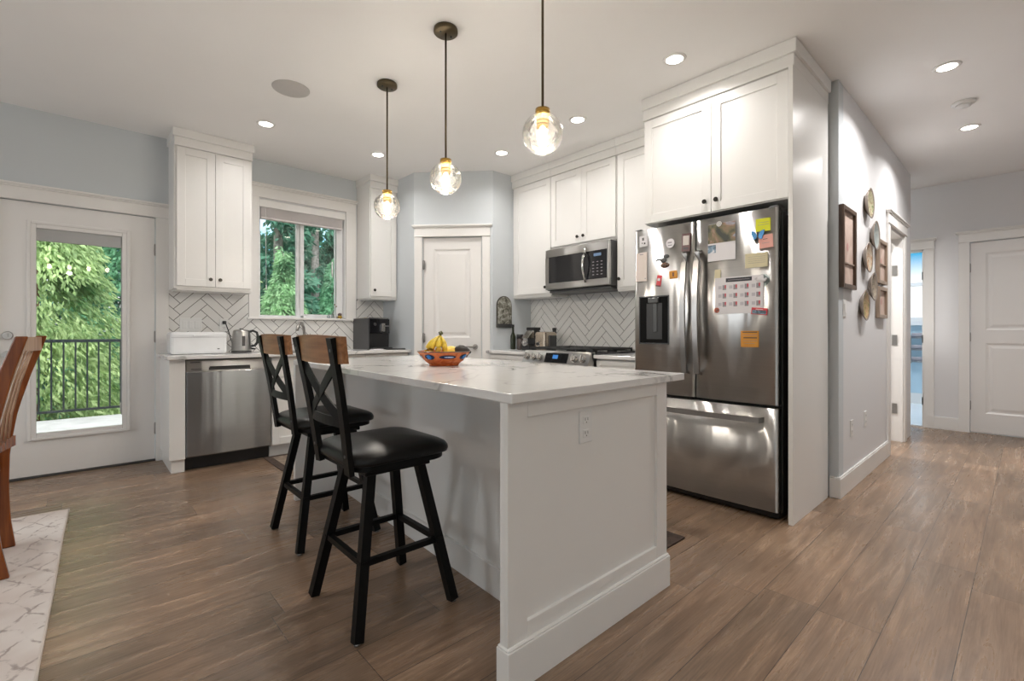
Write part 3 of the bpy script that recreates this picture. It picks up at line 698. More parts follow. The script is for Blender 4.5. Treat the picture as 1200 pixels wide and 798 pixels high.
# ================================================================== APPLIANCES
# dishwasher
e = thing('dishwasher', 'stainless steel dishwasher under the worktop at left', 'dishwasher', (.915, 4.72, 0))
link('body', B(((.607, .10, .02), (1.223, .88, .545)), M=ML), DSTEEL, e)
d = link('door', B(((.609, .112, .545), (1.221, .785, .58), .006), M=ML), WSTEEL, e)
link('control_panel', B(((.609, .79, .545), (1.221, .876, .575), .004), ((.609, .785, .545), (1.221, .79, .572), 0), M=ML), STEEL, e)
link('handle_recess', B(((.76, .793, .574), (1.06, .815, .577), .001), ((.765, .815, .574), (1.055, .823, .592), .003), M=ML), DSTEEL, e)
link('badge', B(((.635, .855, .5745), (.70, .861, .5758)), ((.64, .806, .5745), (.71, .809, .5758)), ((.64, .797, .5745), (.71, .80, .5758)), M=ML), INK, e)
link('toe_kick', B(((.607, .0, .40), (1.223, .11, .50)), M=ML), BLACK, e)

# microwave
e = thing('microwave', 'stainless over-the-range microwave with black glass door', 'microwave', (3.5, 2.79, 1.49))
link('body', B(((2.412, 1.50, .012), (3.166, 1.893, .345), .003), M=MR), DSTEEL, e)
link('door', B(((2.415, 1.505, .345), (3.163, 1.567, .375), .004), ((2.415, 1.815, .345), (3.163, 1.888, .375), .004), ((3.12, 1.567, .345), (3.163, 1.815, .375), .002), ((2.415, 1.567, .345), (2.437, 1.815, .375), .002), M=MR), STEEL, e)
link('window_glass', B(((2.66, 1.567, .34), (3.12, 1.815, .372)), M=MR), BGLASS, e)
link('keypad', B(((2.437, 1.567, .34), (2.66, 1.815, .373)), M=MR), BGLASS, e)
link('clock_display', B(((2.50, 1.765, .373), (2.58, 1.79, .3736)), M=MR), mat('dim_blue_display', (.1, .15, .22), .3, emit=(.3, .5, .9), estr=.12), e)
bm = bmesh.new()
for v in range(5):
    for u in range(3): bx(bm, (2.485 + u * .045, 1.60 + v * .028, .373), (2.505 + u * .045, 1.606 + v * .028, .3735), 0, MR)
link('key_marks', bm, GINK, e)
bm = bmesh.new(); tube(bm, [MR(2.665, 1.545 + .31 * i / 12, .378 + .045 * math.sin(PI * i / 12)) for i in range(13)], .012, 12); link('handle', bm, STEEL2, e)
link('underside_vent', B(((2.43, 1.478, .03), (3.15, 1.499, .33), .004), M=MR), DSTEEL, e)

# range
e = thing('gas_range', 'stainless gas range with black grates and front knobs', 'range', (3.36, 2.75, 0))
link('body', B(((2.376, .03, .02), (3.130, .90, .62), .002), M=MR), STEEL, e)
link('cooktop', B(((2.374, .90, .012), (3.132, .93, .66), .004), M=MR), BGLASS, e)
bm = bmesh.new(); prism(bm, [(.62, .80), (.72, .815), (.672, .935), (.62, .935)], 2.374, 3.132, M=lambda a, b, c: MR(c, b, a)); link('control_panel', bm, STEEL, e)
def onpanel(u, t, out): # t 0 bottom..1 top on the slanted face
    a = Vector((.72, .815)); b = Vector((.672, .935)); p = a + (b - a) * t; n = Vector((.12, .048)).normalized(); p = p + n * out
    return MR(u, p.y, p.x)
for u in (3.075, 2.995, 2.915, 2.525, 2.435):
    bm = bmesh.new(); cyl(bm, onpanel(u, .5, .001), onpanel(u, .5, .008), .031, n=24); cyl(bm, onpanel(u, .5, .008), onpanel(u, .5, .034), .026, .022, n=24)
    tube(bm, [onpanel(u, .28, .036), onpanel(u, .72, .036)], .005, flat=(.01, .012)); link('knob', bm, STEEL2, e)
bm = bmesh.new(); tt = [onpanel(2.60, .18, .002), onpanel(2.86, .18, .002), onpanel(2.86, .85, .002), onpanel(2.60, .85, .002)]
bm.faces.new([bm.verts.new(p) for p in tt]); bmesh.ops.solidify(bm, geom=bm.faces[:], thickness=.002); d = link('display', bm, BGLASS, e)
bm = bmesh.new(); tt = [onpanel(2.71, .45, .005), onpanel(2.77, .45, .005), onpanel(2.77, .72, .005), onpanel(2.71, .72, .005)]
bm.faces.new([bm.verts.new(p) for p in tt]); link('clock_digits', bm, mat('blue_display_digits', (.02, .08, .2), .4, emit=(.05, .35, 1), estr=.3), d)
for k in range(3):
    u0 = 2.39 + k * .244; bm = bmesh.new()
    for a in (0, .118, .236): bx(bm, (u0 + a, .945, .06), (u0 + a + .012, .962, .62), .002, MR)
    for c in (.06, .20, .34, .48, .608): bx(bm, (u0, .945, c), (u0 + .236, .962, c + .012), .002, MR)
    for a in (0, .23):
        for c in (.06, .608): bx(bm, (u0 + a, .93, c), (u0 + a + .012, .946, c + .012), 0, MR)
    link('grate', bm, IRON, e)
for u, v in ((2.51, .2), (2.51, .48), (2.75, .34), (2.99, .2), (2.99, .48)):
    bm = bmesh.new(); cyl(bm, MR(u, .93, v), MR(u, .941, v), .045, .04, n=24); link('burner', bm, IRON, e)
link('oven_door', B(((2.385, .23, .62), (3.122, .79, .655), .004), M=MR), STEEL, e)
link('oven_window', B(((2.48, .34, .655), (3.03, .66, .658), .001), M=MR), BGLASS, e)
bm = bmesh.new(); tube(bm, [MR(2.43, .74, .705), MR(3.08, .74, .705)], .012, 12); cyl(bm, MR(2.46, .74, .655), MR(2.46, .74, .705), .009); cyl(bm, MR(3.05, .74, .655), MR(3.05, .74, .705), .009); link('oven_handle', bm, STEEL2, e)
link('bottom_drawer', B(((2.385, .06, .62), (3.122, .22, .65), .004), M=MR), STEEL, e)

# refrigerator
FX = .75   # front of door plane measured out of the wall
e = thing('refrigerator', 'stainless french-door refrigerator covered in magnets and notes', 'refrigerator', (3.32, 1.45, 0))
link('body', B(((.972, .035, .03), (1.928, 1.80, .67), .003), M=MR), DSTEEL, e)
def fdoor(u0, u1, v0, v1, bulge=.010, hole=None):
    """front skin slightly convex along u"""
    bm = bmesh.new(); n = 14; r = .012
    prof = []
    us = [u0, u0 + .004] + [u0 + .012 + (u1 - u0 - .024) * i / n for i in range(n + 1)] + [u1 - .004, u1]
    def fw(u):
        t = (u - (u0 + u1) / 2) / ((u1 - u0) / 2); return FX - bulge * t * t - (.010 if abs(t) > .995 else (.004 if abs(t) > .975 else 0))
    poly = [(u, fw(u)) for u in us] + [(u1, .675), (u0, .675)]
    t = bmesh.new(); a = [t.verts.new(MR(u, v0, w)) for u, w in poly]; b = [t.verts.new(MR(u, v1, w)) for u, w in poly]
    t.faces.new(a); t.faces.new(b)
    for i in range(len(a)):
        f = t.faces.new((a[i], a[(i + 1) % len(a)], b[(i + 1) % len(a)], b[i])); f.smooth = 1 < i < len(us) - 3
    merge(bm, t); return bm
DL = link('door', fdoor(1.474, 1.928, .675, 1.822), STEEL, e); DL['label'] = 'left refrigerator door with water dispenser'
DR = link('door', fdoor(.975, 1.466, .675, 1.822), STEEL, e); DR['label'] = 'right refrigerator door'
FZ = link('freezer_drawer', fdoor(.975, 1.928, .055, .655), STEEL, e)
def fhandle(pts, parent): 
    bm = bmesh.new(); tube(bm, pts, .012, 12, flat=(.034, .018) if abs(pts[0][2] - pts[-1][2]) > .3 else (.018, .032)); return link('handle', bm, HSTEEL, parent)
for u, d in ((1.522, DL), (1.437, DR)):
    fhandle([MR(u, .83, FX - .01)] + [MR(u, .84 + .77 * i / 14, FX + .022 + .040 * math.sin(PI * (i + 1) / 16)) for i in range(15)] + [MR(u, 1.62, FX - .01)], d)
fhandle([MR(1.055, .585, FX - .012)] + [MR(1.065 + .80 * i / 14, .585, FX + .030 + .030 * math.sin(PI * (i + 1) / 16)) for i in range(15)] + [MR(1.875, .585, FX - .012)], FZ)
link('grille', B(((.98, .012, .60), (1.92, .055, .70)), M=MR), BLACK, e)
for u in (1.02, 1.88):
    bm = bmesh.new(); cyl(bm, MR(u, 0, .66), MR(u, .035, .66), .022, n=16); link('foot', bm, BLACK, e)
# dispenser: flat box on the door skin, its black colour standing in for recess shade
w0 = FX - .001
d = link('dispenser_frame', B(((1.648, 1.015, w0 - .012), (1.656, 1.352, w0 + .004), .001), ((1.874, 1.015, w0 - .012), (1.882, 1.352, w0 + .004), .001), ((1.648, 1.015, w0 - .012), (1.882, 1.024, w0 + .004), .001), ((1.648, 1.344, w0 - .012), (1.882, 1.352, w0 + .004), .001), M=MR), DSTEEL, DL)
link('dispenser_well', B(((1.656, 1.024, w0 - .008), (1.874, 1.344, w0 + .0025)), M=MR), mat('matte_black_recess_shade', (.006, .006, .006), .7, spec=.1), DL)
link('dispenser_back', B(((1.70, 1.05, w0 + .0025), (1.82, 1.30, w0 + .004), .001), M=MR), mat('dark_grey_recess_panel', (.03, .03, .03), .4), DL)
link('dispenser_spout', B(((1.72, 1.30, w0), (1.80, 1.338, w0 + .022), .004), ((1.735, 1.10, w0), (1.765, 1.30, w0 + .01), .003), M=MR), DSTEEL, DL)
for u in (1.0, 1.90):
    link('hinge_cover', B(((u - .025, 1.80, .58), (u + .025, 1.835, .735), .006), M=MR), DSTEEL, e)

# things held on the refrigerator
def fsurf(u):
    u0, u1 = (1.474, 1.928) if u > 1.47 else (.975, 1.466); t = (u - (u0 + u1) / 2) / ((u1 - u0) / 2); return FX - .010 * t * t
def sheet(name, label, cat, u, v, wd, ht, m, th=.003, rot=0, group=None, marks=(), lift=0):
    W = fsurf(u) + .0006 + lift; root = thing(name, label, cat, MR(u, v - ht / 2, W), group=group)
    sl = (fsurf(u + .01) - fsurf(u - .01)) / .02
    ca, sa = math.cos(rot), math.sin(rot)
    def MS(a, b, c): a2 = a * ca - b * sa; b2 = a * sa + b * ca; return MR(u + a2, v + b2, W + c + a2 * sl)
    root['_'] = 0; del root['_']
    link('sheet' if th < .004 else 'plate', B(((-wd / 2, -ht / 2, 0), (wd / 2, ht / 2, th), min(.0015, th * .3)), M=MS), m, root)
    for nm, (a0, b0, a1, b1), mm, tt in marks:
        link(nm, B(((a0, b0, th), (a1, b1, th + tt)), M=MS), mm, root)
    return root, MS
PHOTO = pattern('landscape_print', [(.38, (.03, .035, .025)), (.48, (.13, .12, .06)), (.55, (.28, .17, .11)), (.64, (.35, .4, .5))], 9)
PHOTO2 = pattern('small_landscape_print', [(.35, (.03, .05, .06)), (.55, (.2, .3, .4)), (.7, (.7, .72, .75))], 22)
sheet('wall_calendar', 'photo wall calendar hanging at the top of the right refrigerator door', 'calendar', 1.293, 1.663, .175, .235, PAPER, marks=[('photo', (-.086, -.005, .086, .116), PHOTO, .0012), ('small_photo', (.035, -.065, .086, -.015), PHOTO2, .0012)])
bm = bmesh.new(); cyl(bm, MR(1.305, 1.775, fsurf(1.3)), MR(1.305, 1.775, fsurf(1.3) + .010), .020, .017, n=20); tag(link('magnet', bm, STEEL2), 'round clear magnet holding the top of the photo calendar', 'magnet')
sheet('sticky_note', 'yellow sticky note near the top right of the refrigerator', 'note', 1.051, 1.728, .080, .076, YELLOW, rot=R(0), marks=[('writing', (-.03, .0, .028, .002), GINK, .0004), ('writing', (-.03, .014, .022, .016), GINK, .0004)])
sheet('sticky_note', 'pink sticky note below the yellow note on the refrigerator', 'note', 1.037, 1.630, .078, .078, PINK, rot=R(-3), marks=[('writing', (-.01, .012, .014, .015), INK, .0004), ('writing', (-.02, -.01, .02, -.008), GINK, .0004)])
bu = thing('butterfly_magnet', 'blue butterfly magnet on the corner of the yellow note', 'magnet', MR(1.077, 1.65, fsurf(1.077) + .004))
def poly_m(name, pts, u, v, w0, th, m, parent):
    bm = bmesh.new(); prism(bm, [(x, y) for x, y in pts], 0, th, M=lambda a, b, c: MR(u + a, v + b, w0 + c)); return link(name, bm, m, parent)
w0 = fsurf(1.077) + .004
for s in (1, -1):
    poly_m('wing', [(s * .003, .0), (s * .018, .022), (s * .038, .028), (s * .036, .008), (s * .030, -.006), (s * .024, -.026), (s * .010, -.024), (s * .003, -.010)], 1.08, 1.672, w0, .004, BLUE, bu)
poly_m('body', [(-.003, -.02), (.003, -.02), (.003, .018), (-.003, .018)], 1.08, 1.672, w0 + .004, .004, BLACK, bu)
sheet('note_card', 'cream note card below the sticky notes on the refrigerator', 'note', 1.088, 1.525, .125, .085, CREAM, marks=[('writing', (-.05, y, .045, y + .0015), GINK, .0004) for y in (.02, .008, -.004, -.016)])
sheet('note_strip', 'narrow cream paper strip left of the monthly schedule', 'note', 1.318, 1.452, .038, .078, CREAM, rot=R(2))
mk = [('title_bar', (-.078, .082, .075, .106), INK, .0006), ('title_letters', (-.066, .0925, .062, .0955), GINK, .0010)]
for r_ in range(3):
    for c_ in range(4):
        a = -.125 + c_ * .066; b = .035 - r_ * .052
        mk.append(('date_block', (a, b, a + .022, b + .030), GINK, .0006)); mk.append(('date_accent', (a + .001, b + .010, a + .008, b + .030), RED, .0008)); mk.append(('lines', (a + .028, b + .006, a + .048, b + .026), mat('light_grey_ink', (.52, .5, .54), .7) if (r_, c_) == (0, 0) else bpy.data.materials['light_grey_ink'], .0006))
sheet('month_schedule', 'white schedule sheet with small dated blocks on the refrigerator', 'schedule', 1.190, 1.325, .285, .225, PAPER, rot=R(0), marks=mk)
g1 = thing('animal_magnet', 'white animal-shaped magnet at the top right of the schedule', 'magnet', MR(1.054, 1.385, fsurf(1.05) + .004))
w0 = fsurf(1.054) + .004; bm = bmesh.new()
ell(bm, MR(1.068, 1.408, w0 + .004), (.006, .020, .014)); ell(bm, MR(1.088, 1.418, w0 + .004), (.006, .010, .010)); ell(bm, MR(1.046, 1.403, w0 + .004), (.006, .014, .010)); ell(bm, MR(1.034, 1.41, w0 + .004), (.005, .007, .007))
link('figure', bm, PAPER, g1)
bm = bmesh.new(); cyl(bm, MR(1.05, 1.405, w0 - .002), MR(1.05, 1.405, w0), .036, n=28); link('clear_disc', bm, JGLASS, g1)
g1 = thing('round_magnet', 'small round brown magnet at the lower left of the schedule', 'magnet', MR(1.321, 1.22, fsurf(1.32) + .004))
bm = bmesh.new(); cyl(bm, MR(1.321, 1.236, fsurf(1.32) + .004), MR(1.321, 1.236, fsurf(1.32) + .010), .018, .015, n=24); link('disc', bm, pattern('brown_red_print', [(.35, (.06, .03, .02)), (.55, (.5, .1, .05)), (.7, (.6, .55, .45))], 60), g1)
sheet('red_magnet', 'red souvenir magnet at the lower right of the schedule', 'magnet', 1.070, 1.222, .088, .040, RED, th=.005, rot=R(6), lift=.004, marks=[('picture', (-.038, -.016, .038, .006), PHOTO2, .0008), ('lettering', (-.02, .010, .02, .013), PAPER, .0006)])
sheet('orange_note', 'square orange card with printed lines on the refrigerator', 'note', 1.125, 1.058, .102, .098, ORANGE, marks=[('writing', (-.042, .038, .040, .043), INK, .0005), ('writing', (-.042, .022, .040, .024), GINK, .0005), ('writing', (-.042, .004, .035, .010), INK, .0005), ('writing', (-.042, -.012, .038, -.010), GINK, .0005), ('writing', (-.03, -.028, .03, -.026), GINK, .0005)])
# left door
sheet('picture_magnet', 'small square white picture magnet at top left of refrigerator', 'magnet', 1.847, 1.745, .066, .078, PAPER, th=.004, rot=R(-2), marks=[('drawing', (-.006, .004, .010, .024), DSTEEL, .0006), ('drawing', (-.016, -.024, -.004, -.012), INK, .0006), ('drawing', (.006, -.018, .014, -.010), INK, .0006)])
g1 = thing('round_magnet', 'round white button magnet high on the left refrigerator door', 'magnet', MR(1.638, 1.665, fsurf(1.64)))
bm = bmesh.new(); cyl(bm, MR(1.638, 1.70, fsurf(1.64)), MR(1.638, 1.70, fsurf(1.64) + .008), .033, .030, n=32); link('disc', bm, PAPER, g1)
link('print', B(((1.625, 1.70, fsurf(1.64) + .008), (1.655, 1.710, fsurf(1.64) + .0086)), ((1.622, 1.683, fsurf(1.64) + .008), (1.652, 1.690, fsurf(1.64) + .0086)), M=MR), GINK, g1)
sheet('timer_magnet', 'dark maroon kitchen timer magnet beside the left refrigerator handle', 'timer', 1.524, 1.69, .058, .118, MAROON, th=.012, rot=R(2), lift=.001, marks=[('screen', (-.020, -.018, .020, .044), mat('pale_screen', (.55, .50, .46), .4), .001), ('button', (-.016, -.044, .016, -.034), BLACK, .002)])
sheet('note_pad', 'tall cream magnetic notepad on the left edge of refrigerator', 'notepad', 1.862, 1.562, .094, .205, mat('pale_pink_paper', (.70, .62, .57), .7), th=.006, marks=[('print', (-.015, .086, .015, .092), GINK, .0006), ('print', (-.036, -.088, -.028, -.080), GINK, .0006)])
g1 = thing('figure_magnet', 'brown and black figure magnet in the middle of left refrigerator door', 'magnet', MR(1.69, 1.54, fsurf(1.69)))
w0 = fsurf(1.69); bm = bmesh.new(); T0 = None
ell(bm, MR(1.675, 1.556, w0 + .008), (.008, .034, .018)); link('base', bm, pattern('mottled_brown_enamel', [(.4, (.04, .03, .02)), (.6, (.25, .12, .07))], 60), g1)
bm = bmesh.new(); ell(bm, MR(1.685, 1.59, w0 + .008), (.008, .024, .018)); ell(bm, MR(1.665, 1.615, w0 + .008), (.007, .022, .014)); tube(bm, [MR(1.70, 1.595, w0 + .008), MR(1.725, 1.60, w0 + .01), MR(1.742, 1.592, w0 + .008)], [.008, .007, .004]); link('figure', bm, DSTEEL, g1)
sheet('orange_magnet', 'small square orange magnet on the left refrigerator door', 'magnet', 1.616, 1.487, .055, .052, ORANGE, th=.008, rot=R(-3), marks=[('print', (-.006, -.014, .004, .014), MAROON, .0006)])
sheet('red_magnet', 'small red phone box magnet above the water dispenser', 'magnet', 1.722, 1.452, .036, .078, RED, th=.008, rot=R(9), marks=[('white_panel', (-.010, .0, .010, .018), PAPER, .0006), ('dark_base', (-.018, -.039, .018, -.030), MAROON, .001)])

# ================================================================== PENDANTS, DOWNLIGHTS
def area(name, loc, size, power, col, parent=None, spread=R(150)):
    l = bpy.data.lights.new(name, 'AREA'); l.shape = 'DISK'; l.size = size; l.energy = power; l.color = col; l.spread = spread
    o = bpy.data.objects.new(name, l); C.objects.link(o); o.location = loc
    if parent: o.parent = parent
    return o
BULB = mat('warm_glowing_bulb', (1, .8, .5), .5, emit=(1, .84, .60), estr=16)
e = thing('pendant_light', 'small clear glass globe pendant over the far end of the island', 'pendant light', (1.52, 2.91, 0), group=None)
bm = bmesh.new(); lathe(bm, [(0, CH - .001), (.064, CH - .001), (.066, CH - .010), (.066, CH - .022), (.060, CH - .027), (0, CH - .027)]); link('canopy', bm, BRONZE, e, world=False)
for s in (-1, 1):
    bm = bmesh.new(); cyl(bm, (s * .035, 0, CH - .027), (s * .035, 0, CH - .032), .005, n=10); link('screw', bm, BLACK, e, world=False)
bm = bmesh.new(); cyl(bm, (0, 0, 2.04), (0, 0, CH - .026), .0055, n=12); link('stem', bm, BRONZE, e, world=False)
bm = bmesh.new(); lathe(bm, [(0, 2.050), (.031, 2.050), (.032, 2.026), (.028, 2.024), (.028, 2.005), (.025, 2.003), (.028, 2.001), (.028, 1.988), (.025, 1.986), (.027, 1.984), (.026, 1.972), (0, 1.972)], 28); link('socket_cap', bm, BRASS, e, world=False)
bm = bmesh.new(); zc, r = 1.945, .087; pr = [(.026, zc + .083)] + [(r * math.sin(a), zc + r * math.cos(a)) for a in [R(18 + 162 * i / 24) for i in range(25)]]; pr[-1] = (0, zc - r); lathe(bm, pr, 40); link('glass_globe', bm, GLOBE, e, world=False)
bm = bmesh.new(); lathe(bm, [(0, 1.972), (.010, 1.972), (.014, 1.958), (.021, 1.935), (.020, 1.915), (.012, 1.893), (0, 1.888)], 20); link('bulb', bm, BULB, e, world=False)
l = bpy.data.lights.new('bulb_light', 'POINT'); l.energy = BULB_W; l.color = (1, .93, .83); l.shadow_soft_size = .04
o = bpy.data.objects.new('bulb_light', l); C.objects.link(o); o.parent = e; o.location = (0, 0, 1.86)
for (x, y), lb in (((1.485, 2.168), 'clear glass globe pendant over the middle of the island'), ((1.455, 1.40), 'large-looking clear glass globe pendant over the near end of the island')):
    c = copy_tree(e); c.location = (x, y, 0); c['label'] = lb
LENS = mat('glowing_downlight_lens', (1, 1, 1), .5, emit=(1, .93, .82), estr=14)
dl = [(1.095, 4.127, 'round recessed downlight in front of the left upper cabinet'), (2.064, 4.13, 'round recessed downlight before the kitchen window, beside the farthest pendant'), (2.895, 3.313, 'round recessed downlight in the ceiling before the pantry corner'),
      (2.883, 2.392, 'round recessed downlight in the ceiling in front of the microwave'), (2.681, 1.462, 'round recessed downlight in front of the refrigerator cabinet'),
      (4.025, .348, 'round recessed downlight in the hall, nearer the kitchen'), (5.35, .328, 'round recessed downlight in the hall, nearer the far wall'),
      (-1.2, 1.2, ''), (-1.2, 3.2, ''), (1.25, -1.4, ''), (-1.6, -1.4, '')]  # unlabelled ones are unseen, added to light the room behind the camera
first = None
for x, y, lb in dl:
    if first is None:
        first = thing('recessed_downlight', lb, 'ceiling light', (x, y, CH), group=None)
        bm = bmesh.new(); lathe(bm, [(.048, -.001), (.050, -.006), (.066, -.006), (.070, -.001), (.048, -.001)], 36); link('trim_ring', bm, TRIM, first, world=False)
        bm = bmesh.new(); lathe(bm, [(0, -.001), (.050, -.001), (.050, -.004), (0, -.004)], 36); link('lens', bm, LENS, first, world=False)
        area('downlight_lamp', (0, 0, -.012), .09, DOWN_W, DOWN_COL, first)
        c = first
    else:
        c = copy_tree(first); c.location = (x, y, CH)
        if x > 3.5:
            for q in c.children:
                if q.type == 'LIGHT':
                    q.data = q.data.copy(); q.data.energy = HALL_W
        c['label'] = lb or 'unseen downlight added to light the room behind the camera'
    if not lb: c['group'] = 'unseen downlights added for light behind the camera'
bm = bmesh.new(); lathe(bm, [(0, -.006), (.10, -.006), (.103, -.004), (.118, -.004), (.12, 0), (0, 0)], 40, (1.065, 3.417, CH)); tag(link('ceiling_speaker', bm, mat('white_speaker_grille', (.55, .53, .51), .6, bump=.6, bscale=500)), 'round flush white speaker in the ceiling at left', 'speaker')
e = thing('smoke_detector', 'white round smoke detector on the hall ceiling', 'smoke detector', (4.741, .322, CH))
bm = bmesh.new(); lathe(bm, [(0, 0), (.066, 0), (.068, -.012), (.060, -.020), (0, -.020)], 32); link('housing', bm, PLAST, e, world=False)
bm = bmesh.new(); lathe(bm, [(0, -.020), (.045, -.020), (.042, -.032), (0, -.034)], 32); link('sensor_cap', bm, PLAST, e, world=False)

e = thing('linear_chandelier', 'warm linear chandelier with glowing bulbs behind the camera', 'chandelier', (-.15, -1.1, 0))
link('rod', B(((-.75, -1.11, 2.28), (.45, -1.09, 2.30)), ((-.56, -1.105, 2.3), (-.55, -1.095, CH - .001)), ((.25, -1.105, 2.3), (.26, -1.095, CH - .001))), BRONZE, e)
for i in range(5):
    bm = bmesh.new(); ell(bm, (-.65 + i * .25, -1.1, 2.22), (.03, .03, .045), 14); link('bulb', bm, BULB, e)
    bm = bmesh.new(); cyl(bm, (-.65 + i * .25, -1.1, 2.255), (-.65 + i * .25, -1.1, 2.29), .016, n=12); link('socket', bm, BRASS, e)
l = bpy.data.lights.new('chandelier_light', 'POINT'); l.energy = 8; l.color = (1, .88, .72); l.shadow_soft_size = .035
o = bpy.data.objects.new('chandelier_light', l); C.objects.link(o); o.parent = e; o.location = (0, 0, 2.12)
e = thing('bathroom_fill_lamp', 'unseen ceiling lamp added to brighten the bathroom', 'ceiling light', (8.4, 1.1, CH))  # no lamp in view here; added so the bathroom reads bright
bm = bmesh.new(); lathe(bm, [(0, -.001), (.15, -.001), (.15, -.03), (0, -.06)], 28); link('lens', bm, LENS, e, world=False)
area('bathroom_fill_light', (0, 0, -.09), .28, 14, (.95, .97, 1), e)

# ================================================================== BAR STOOLS
e = thing('bar_stool', 'black bar stool with wooden top rail, nearer the camera', 'bar stool', (.92, 1.80, 0), 0, 'bar stools along the island')
LZ = .575
def legpt(sx, sy, z):
    t = 1 - z / LZ; return (sx * (.105 + .10 * t), sy * (.105 + .105 * t), z)
for sx in (-1, 1):
    for sy in (-1, 1):
        bm = bmesh.new(); tube(bm, [legpt(sx, sy, .008), legpt(sx, sy, LZ)], .016, flat=(.035, .035)); lg = link('leg', bm, SBLACK, e, world=False)
        bm = bmesh.new(); p = legpt(sx, sy, 0); cyl(bm, (p[0], p[1], 0), (p[0], p[1], .010), .011, .013, n=12); link('foot_glide', bm, HINGE, lg, world=False)
zr = .255
cs = [legpt(sx, sy, zr) for sx, sy in ((-1, -1), (1, -1), (1, 1), (-1, 1))]
for i in range(4):
    a, b = Vector(cs[i]), Vector(cs[(i + 1) % 4]); bm = bmesh.new(); d = (b - a).normalized() * .018
    tube(bm, [a - d, b + d], .01, flat=(.022, .022)); link('footrest_bar', bm, SBLACK, e, world=False)
bm = bmesh.new(); bx(bm, (-.14, -.14, .560), (.14, .14, .578), .003); cyl(bm, (0, 0, .575), (0, 0, .592), .10, n=28); link('swivel_plate', bm, SBLACK, e, world=False)
def rrect(a, b, r, n=6):
    o = []
    for cx, cy, s in ((a - r, b - r, 0), (-a + r, b - r, 90), (-a + r, -b + r, 180), (a - r, -b + r, 270)):
        for i in range(n + 1): o.append((cx + r * math.cos(R(s + 90 * i / n)), cy + r * math.sin(R(s + 90 * i / n))))
    return o
def pillow(a, b, r, levels, curve=0):
    t = bmesh.new(); rings = []
    for z, ins in levels:
        rings.append([t.verts.new((x, y, z + curve * (x / a) ** 2 * -1 - .35 * curve * (y / b) ** 2)) for x, y in rrect(a - ins, b - ins, max(.01, r - ins * .6))])
    for p, q in zip(rings, rings[1:]):
        for i in range(len(p)): f = t.faces.new((p[i], p[(i + 1) % len(p)], q[(i + 1) % len(q)], q[i])); f.smooth = True
    for ring, z in ((rings[0], levels[0][0]), (rings[-1], levels[-1][0])):
        c = t.verts.new((0, 0, z))
        for i in range(len(ring)): f = t.faces.new((ring[i], ring[(i + 1) % len(ring)], c)); f.smooth = True
    return t
bm = bmesh.new(); prism(bm, rrect(.195, .195, .07), .590, .622, bev=.003); link('seat_frame', bm, SBLACK, e, world=False)
bm = pillow(.217, .215, .085, [(.618, .012), (.622, .003), (.632, 0), (.644, .002), (.655, .010), (.664, .028), (.672, .06), (.677, .11), (.679, .16)], .006); link('seat_cushion', bm, LEATH, e, world=False)
# uprights: bottom beside the seat at z .52, top at 1.07
def up(s, z):
    t = (z - .585) / .495; return Vector((-.208 - .076 * t + .006 * math.sin(PI * t), s * (.140 + .036 * t) - .015 * (1 - t), z))
for s in (-1, 1):
    bm = bmesh.new(); tube(bm, [up(s, .585 + .495 * i / 8) for i in range(9)], .01, flat=(.044, .020)); u_ = link('back_post', bm, SBLACK, e, world=False)
    for z in (1.035, .655): bm = bmesh.new(); p = up(s, z); cyl(bm, p + Vector((-.0125, 0, 0)), p + Vector((-.008, 0, 0)), .006, n=10); link('bolt', bm, DSTEEL, u_, world=False)
def backcurve(y, z, dep=.035):
    t = (z - .585) / .495; return Vector((-.200 - .073 * t - dep * (1 - (y / .17) ** 2), y, z))
# crest rail, curved
t = bmesh.new(); n = 14; rows = []
for i in range(n + 1):
    y = -.222 + .437 * i / n; bow = .022 * (1 - (y / .222) ** 2); rw = []
    for z, fx in ((.990 - .004 * math.cos(PI * y / .45), 0), (1.084 + .006 * math.cos(PI * y / .45), -.010)):
        for th in (-.011, .011): rw.append(t.verts.new((-.250 + fx + th - bow, y, z)))
    rows.append(rw)
for a, b in zip(rows, rows[1:]):
    for q in ((0, 1), (1, 3), (3, 2), (2, 0)):
        f = t.faces.new((a[q[0]], a[q[1]], b[q[1]], b[q[0]])); f.smooth = False
t.faces.new((rows[0][0], rows[0][1], rows[0][3], rows[0][2])); t.faces.new((rows[-1][0], rows[-1][1], rows[-1][3], rows[-1][2]))
bmesh.ops.recalc_face_normals(t, faces=t.faces)
link('crest_rail', t, WALNUT, e, world=False)
# X back bands, bowed, and lower rail
for s in (-1, 1):
    bm = bmesh.new(); pts = []
    for i in range(13):
        f_ = i / 12; y = s * (-.155 + .32 * (f_ ** .85)); z = .785 + .205 * f_ ** 1.0
        pts.append(backcurve(y, z, .012))
    tube(bm, pts, .01, flat=(.006, .040)); link('cross_band', bm, SBLACK, e, world=False)
bm = bmesh.new(); tube(bm, [backcurve(-.155 + .31 * i / 10, .775, .018) for i in range(11)], .01, flat=(.006, .036)); link('lower_back_rail', bm, SBLACK, e, world=False)
c = copy_tree(e); c.location = (1.0, 2.635, 0); c['label'] = 'black bar stool with wooden top rail, farther, nearer the dishwasher'

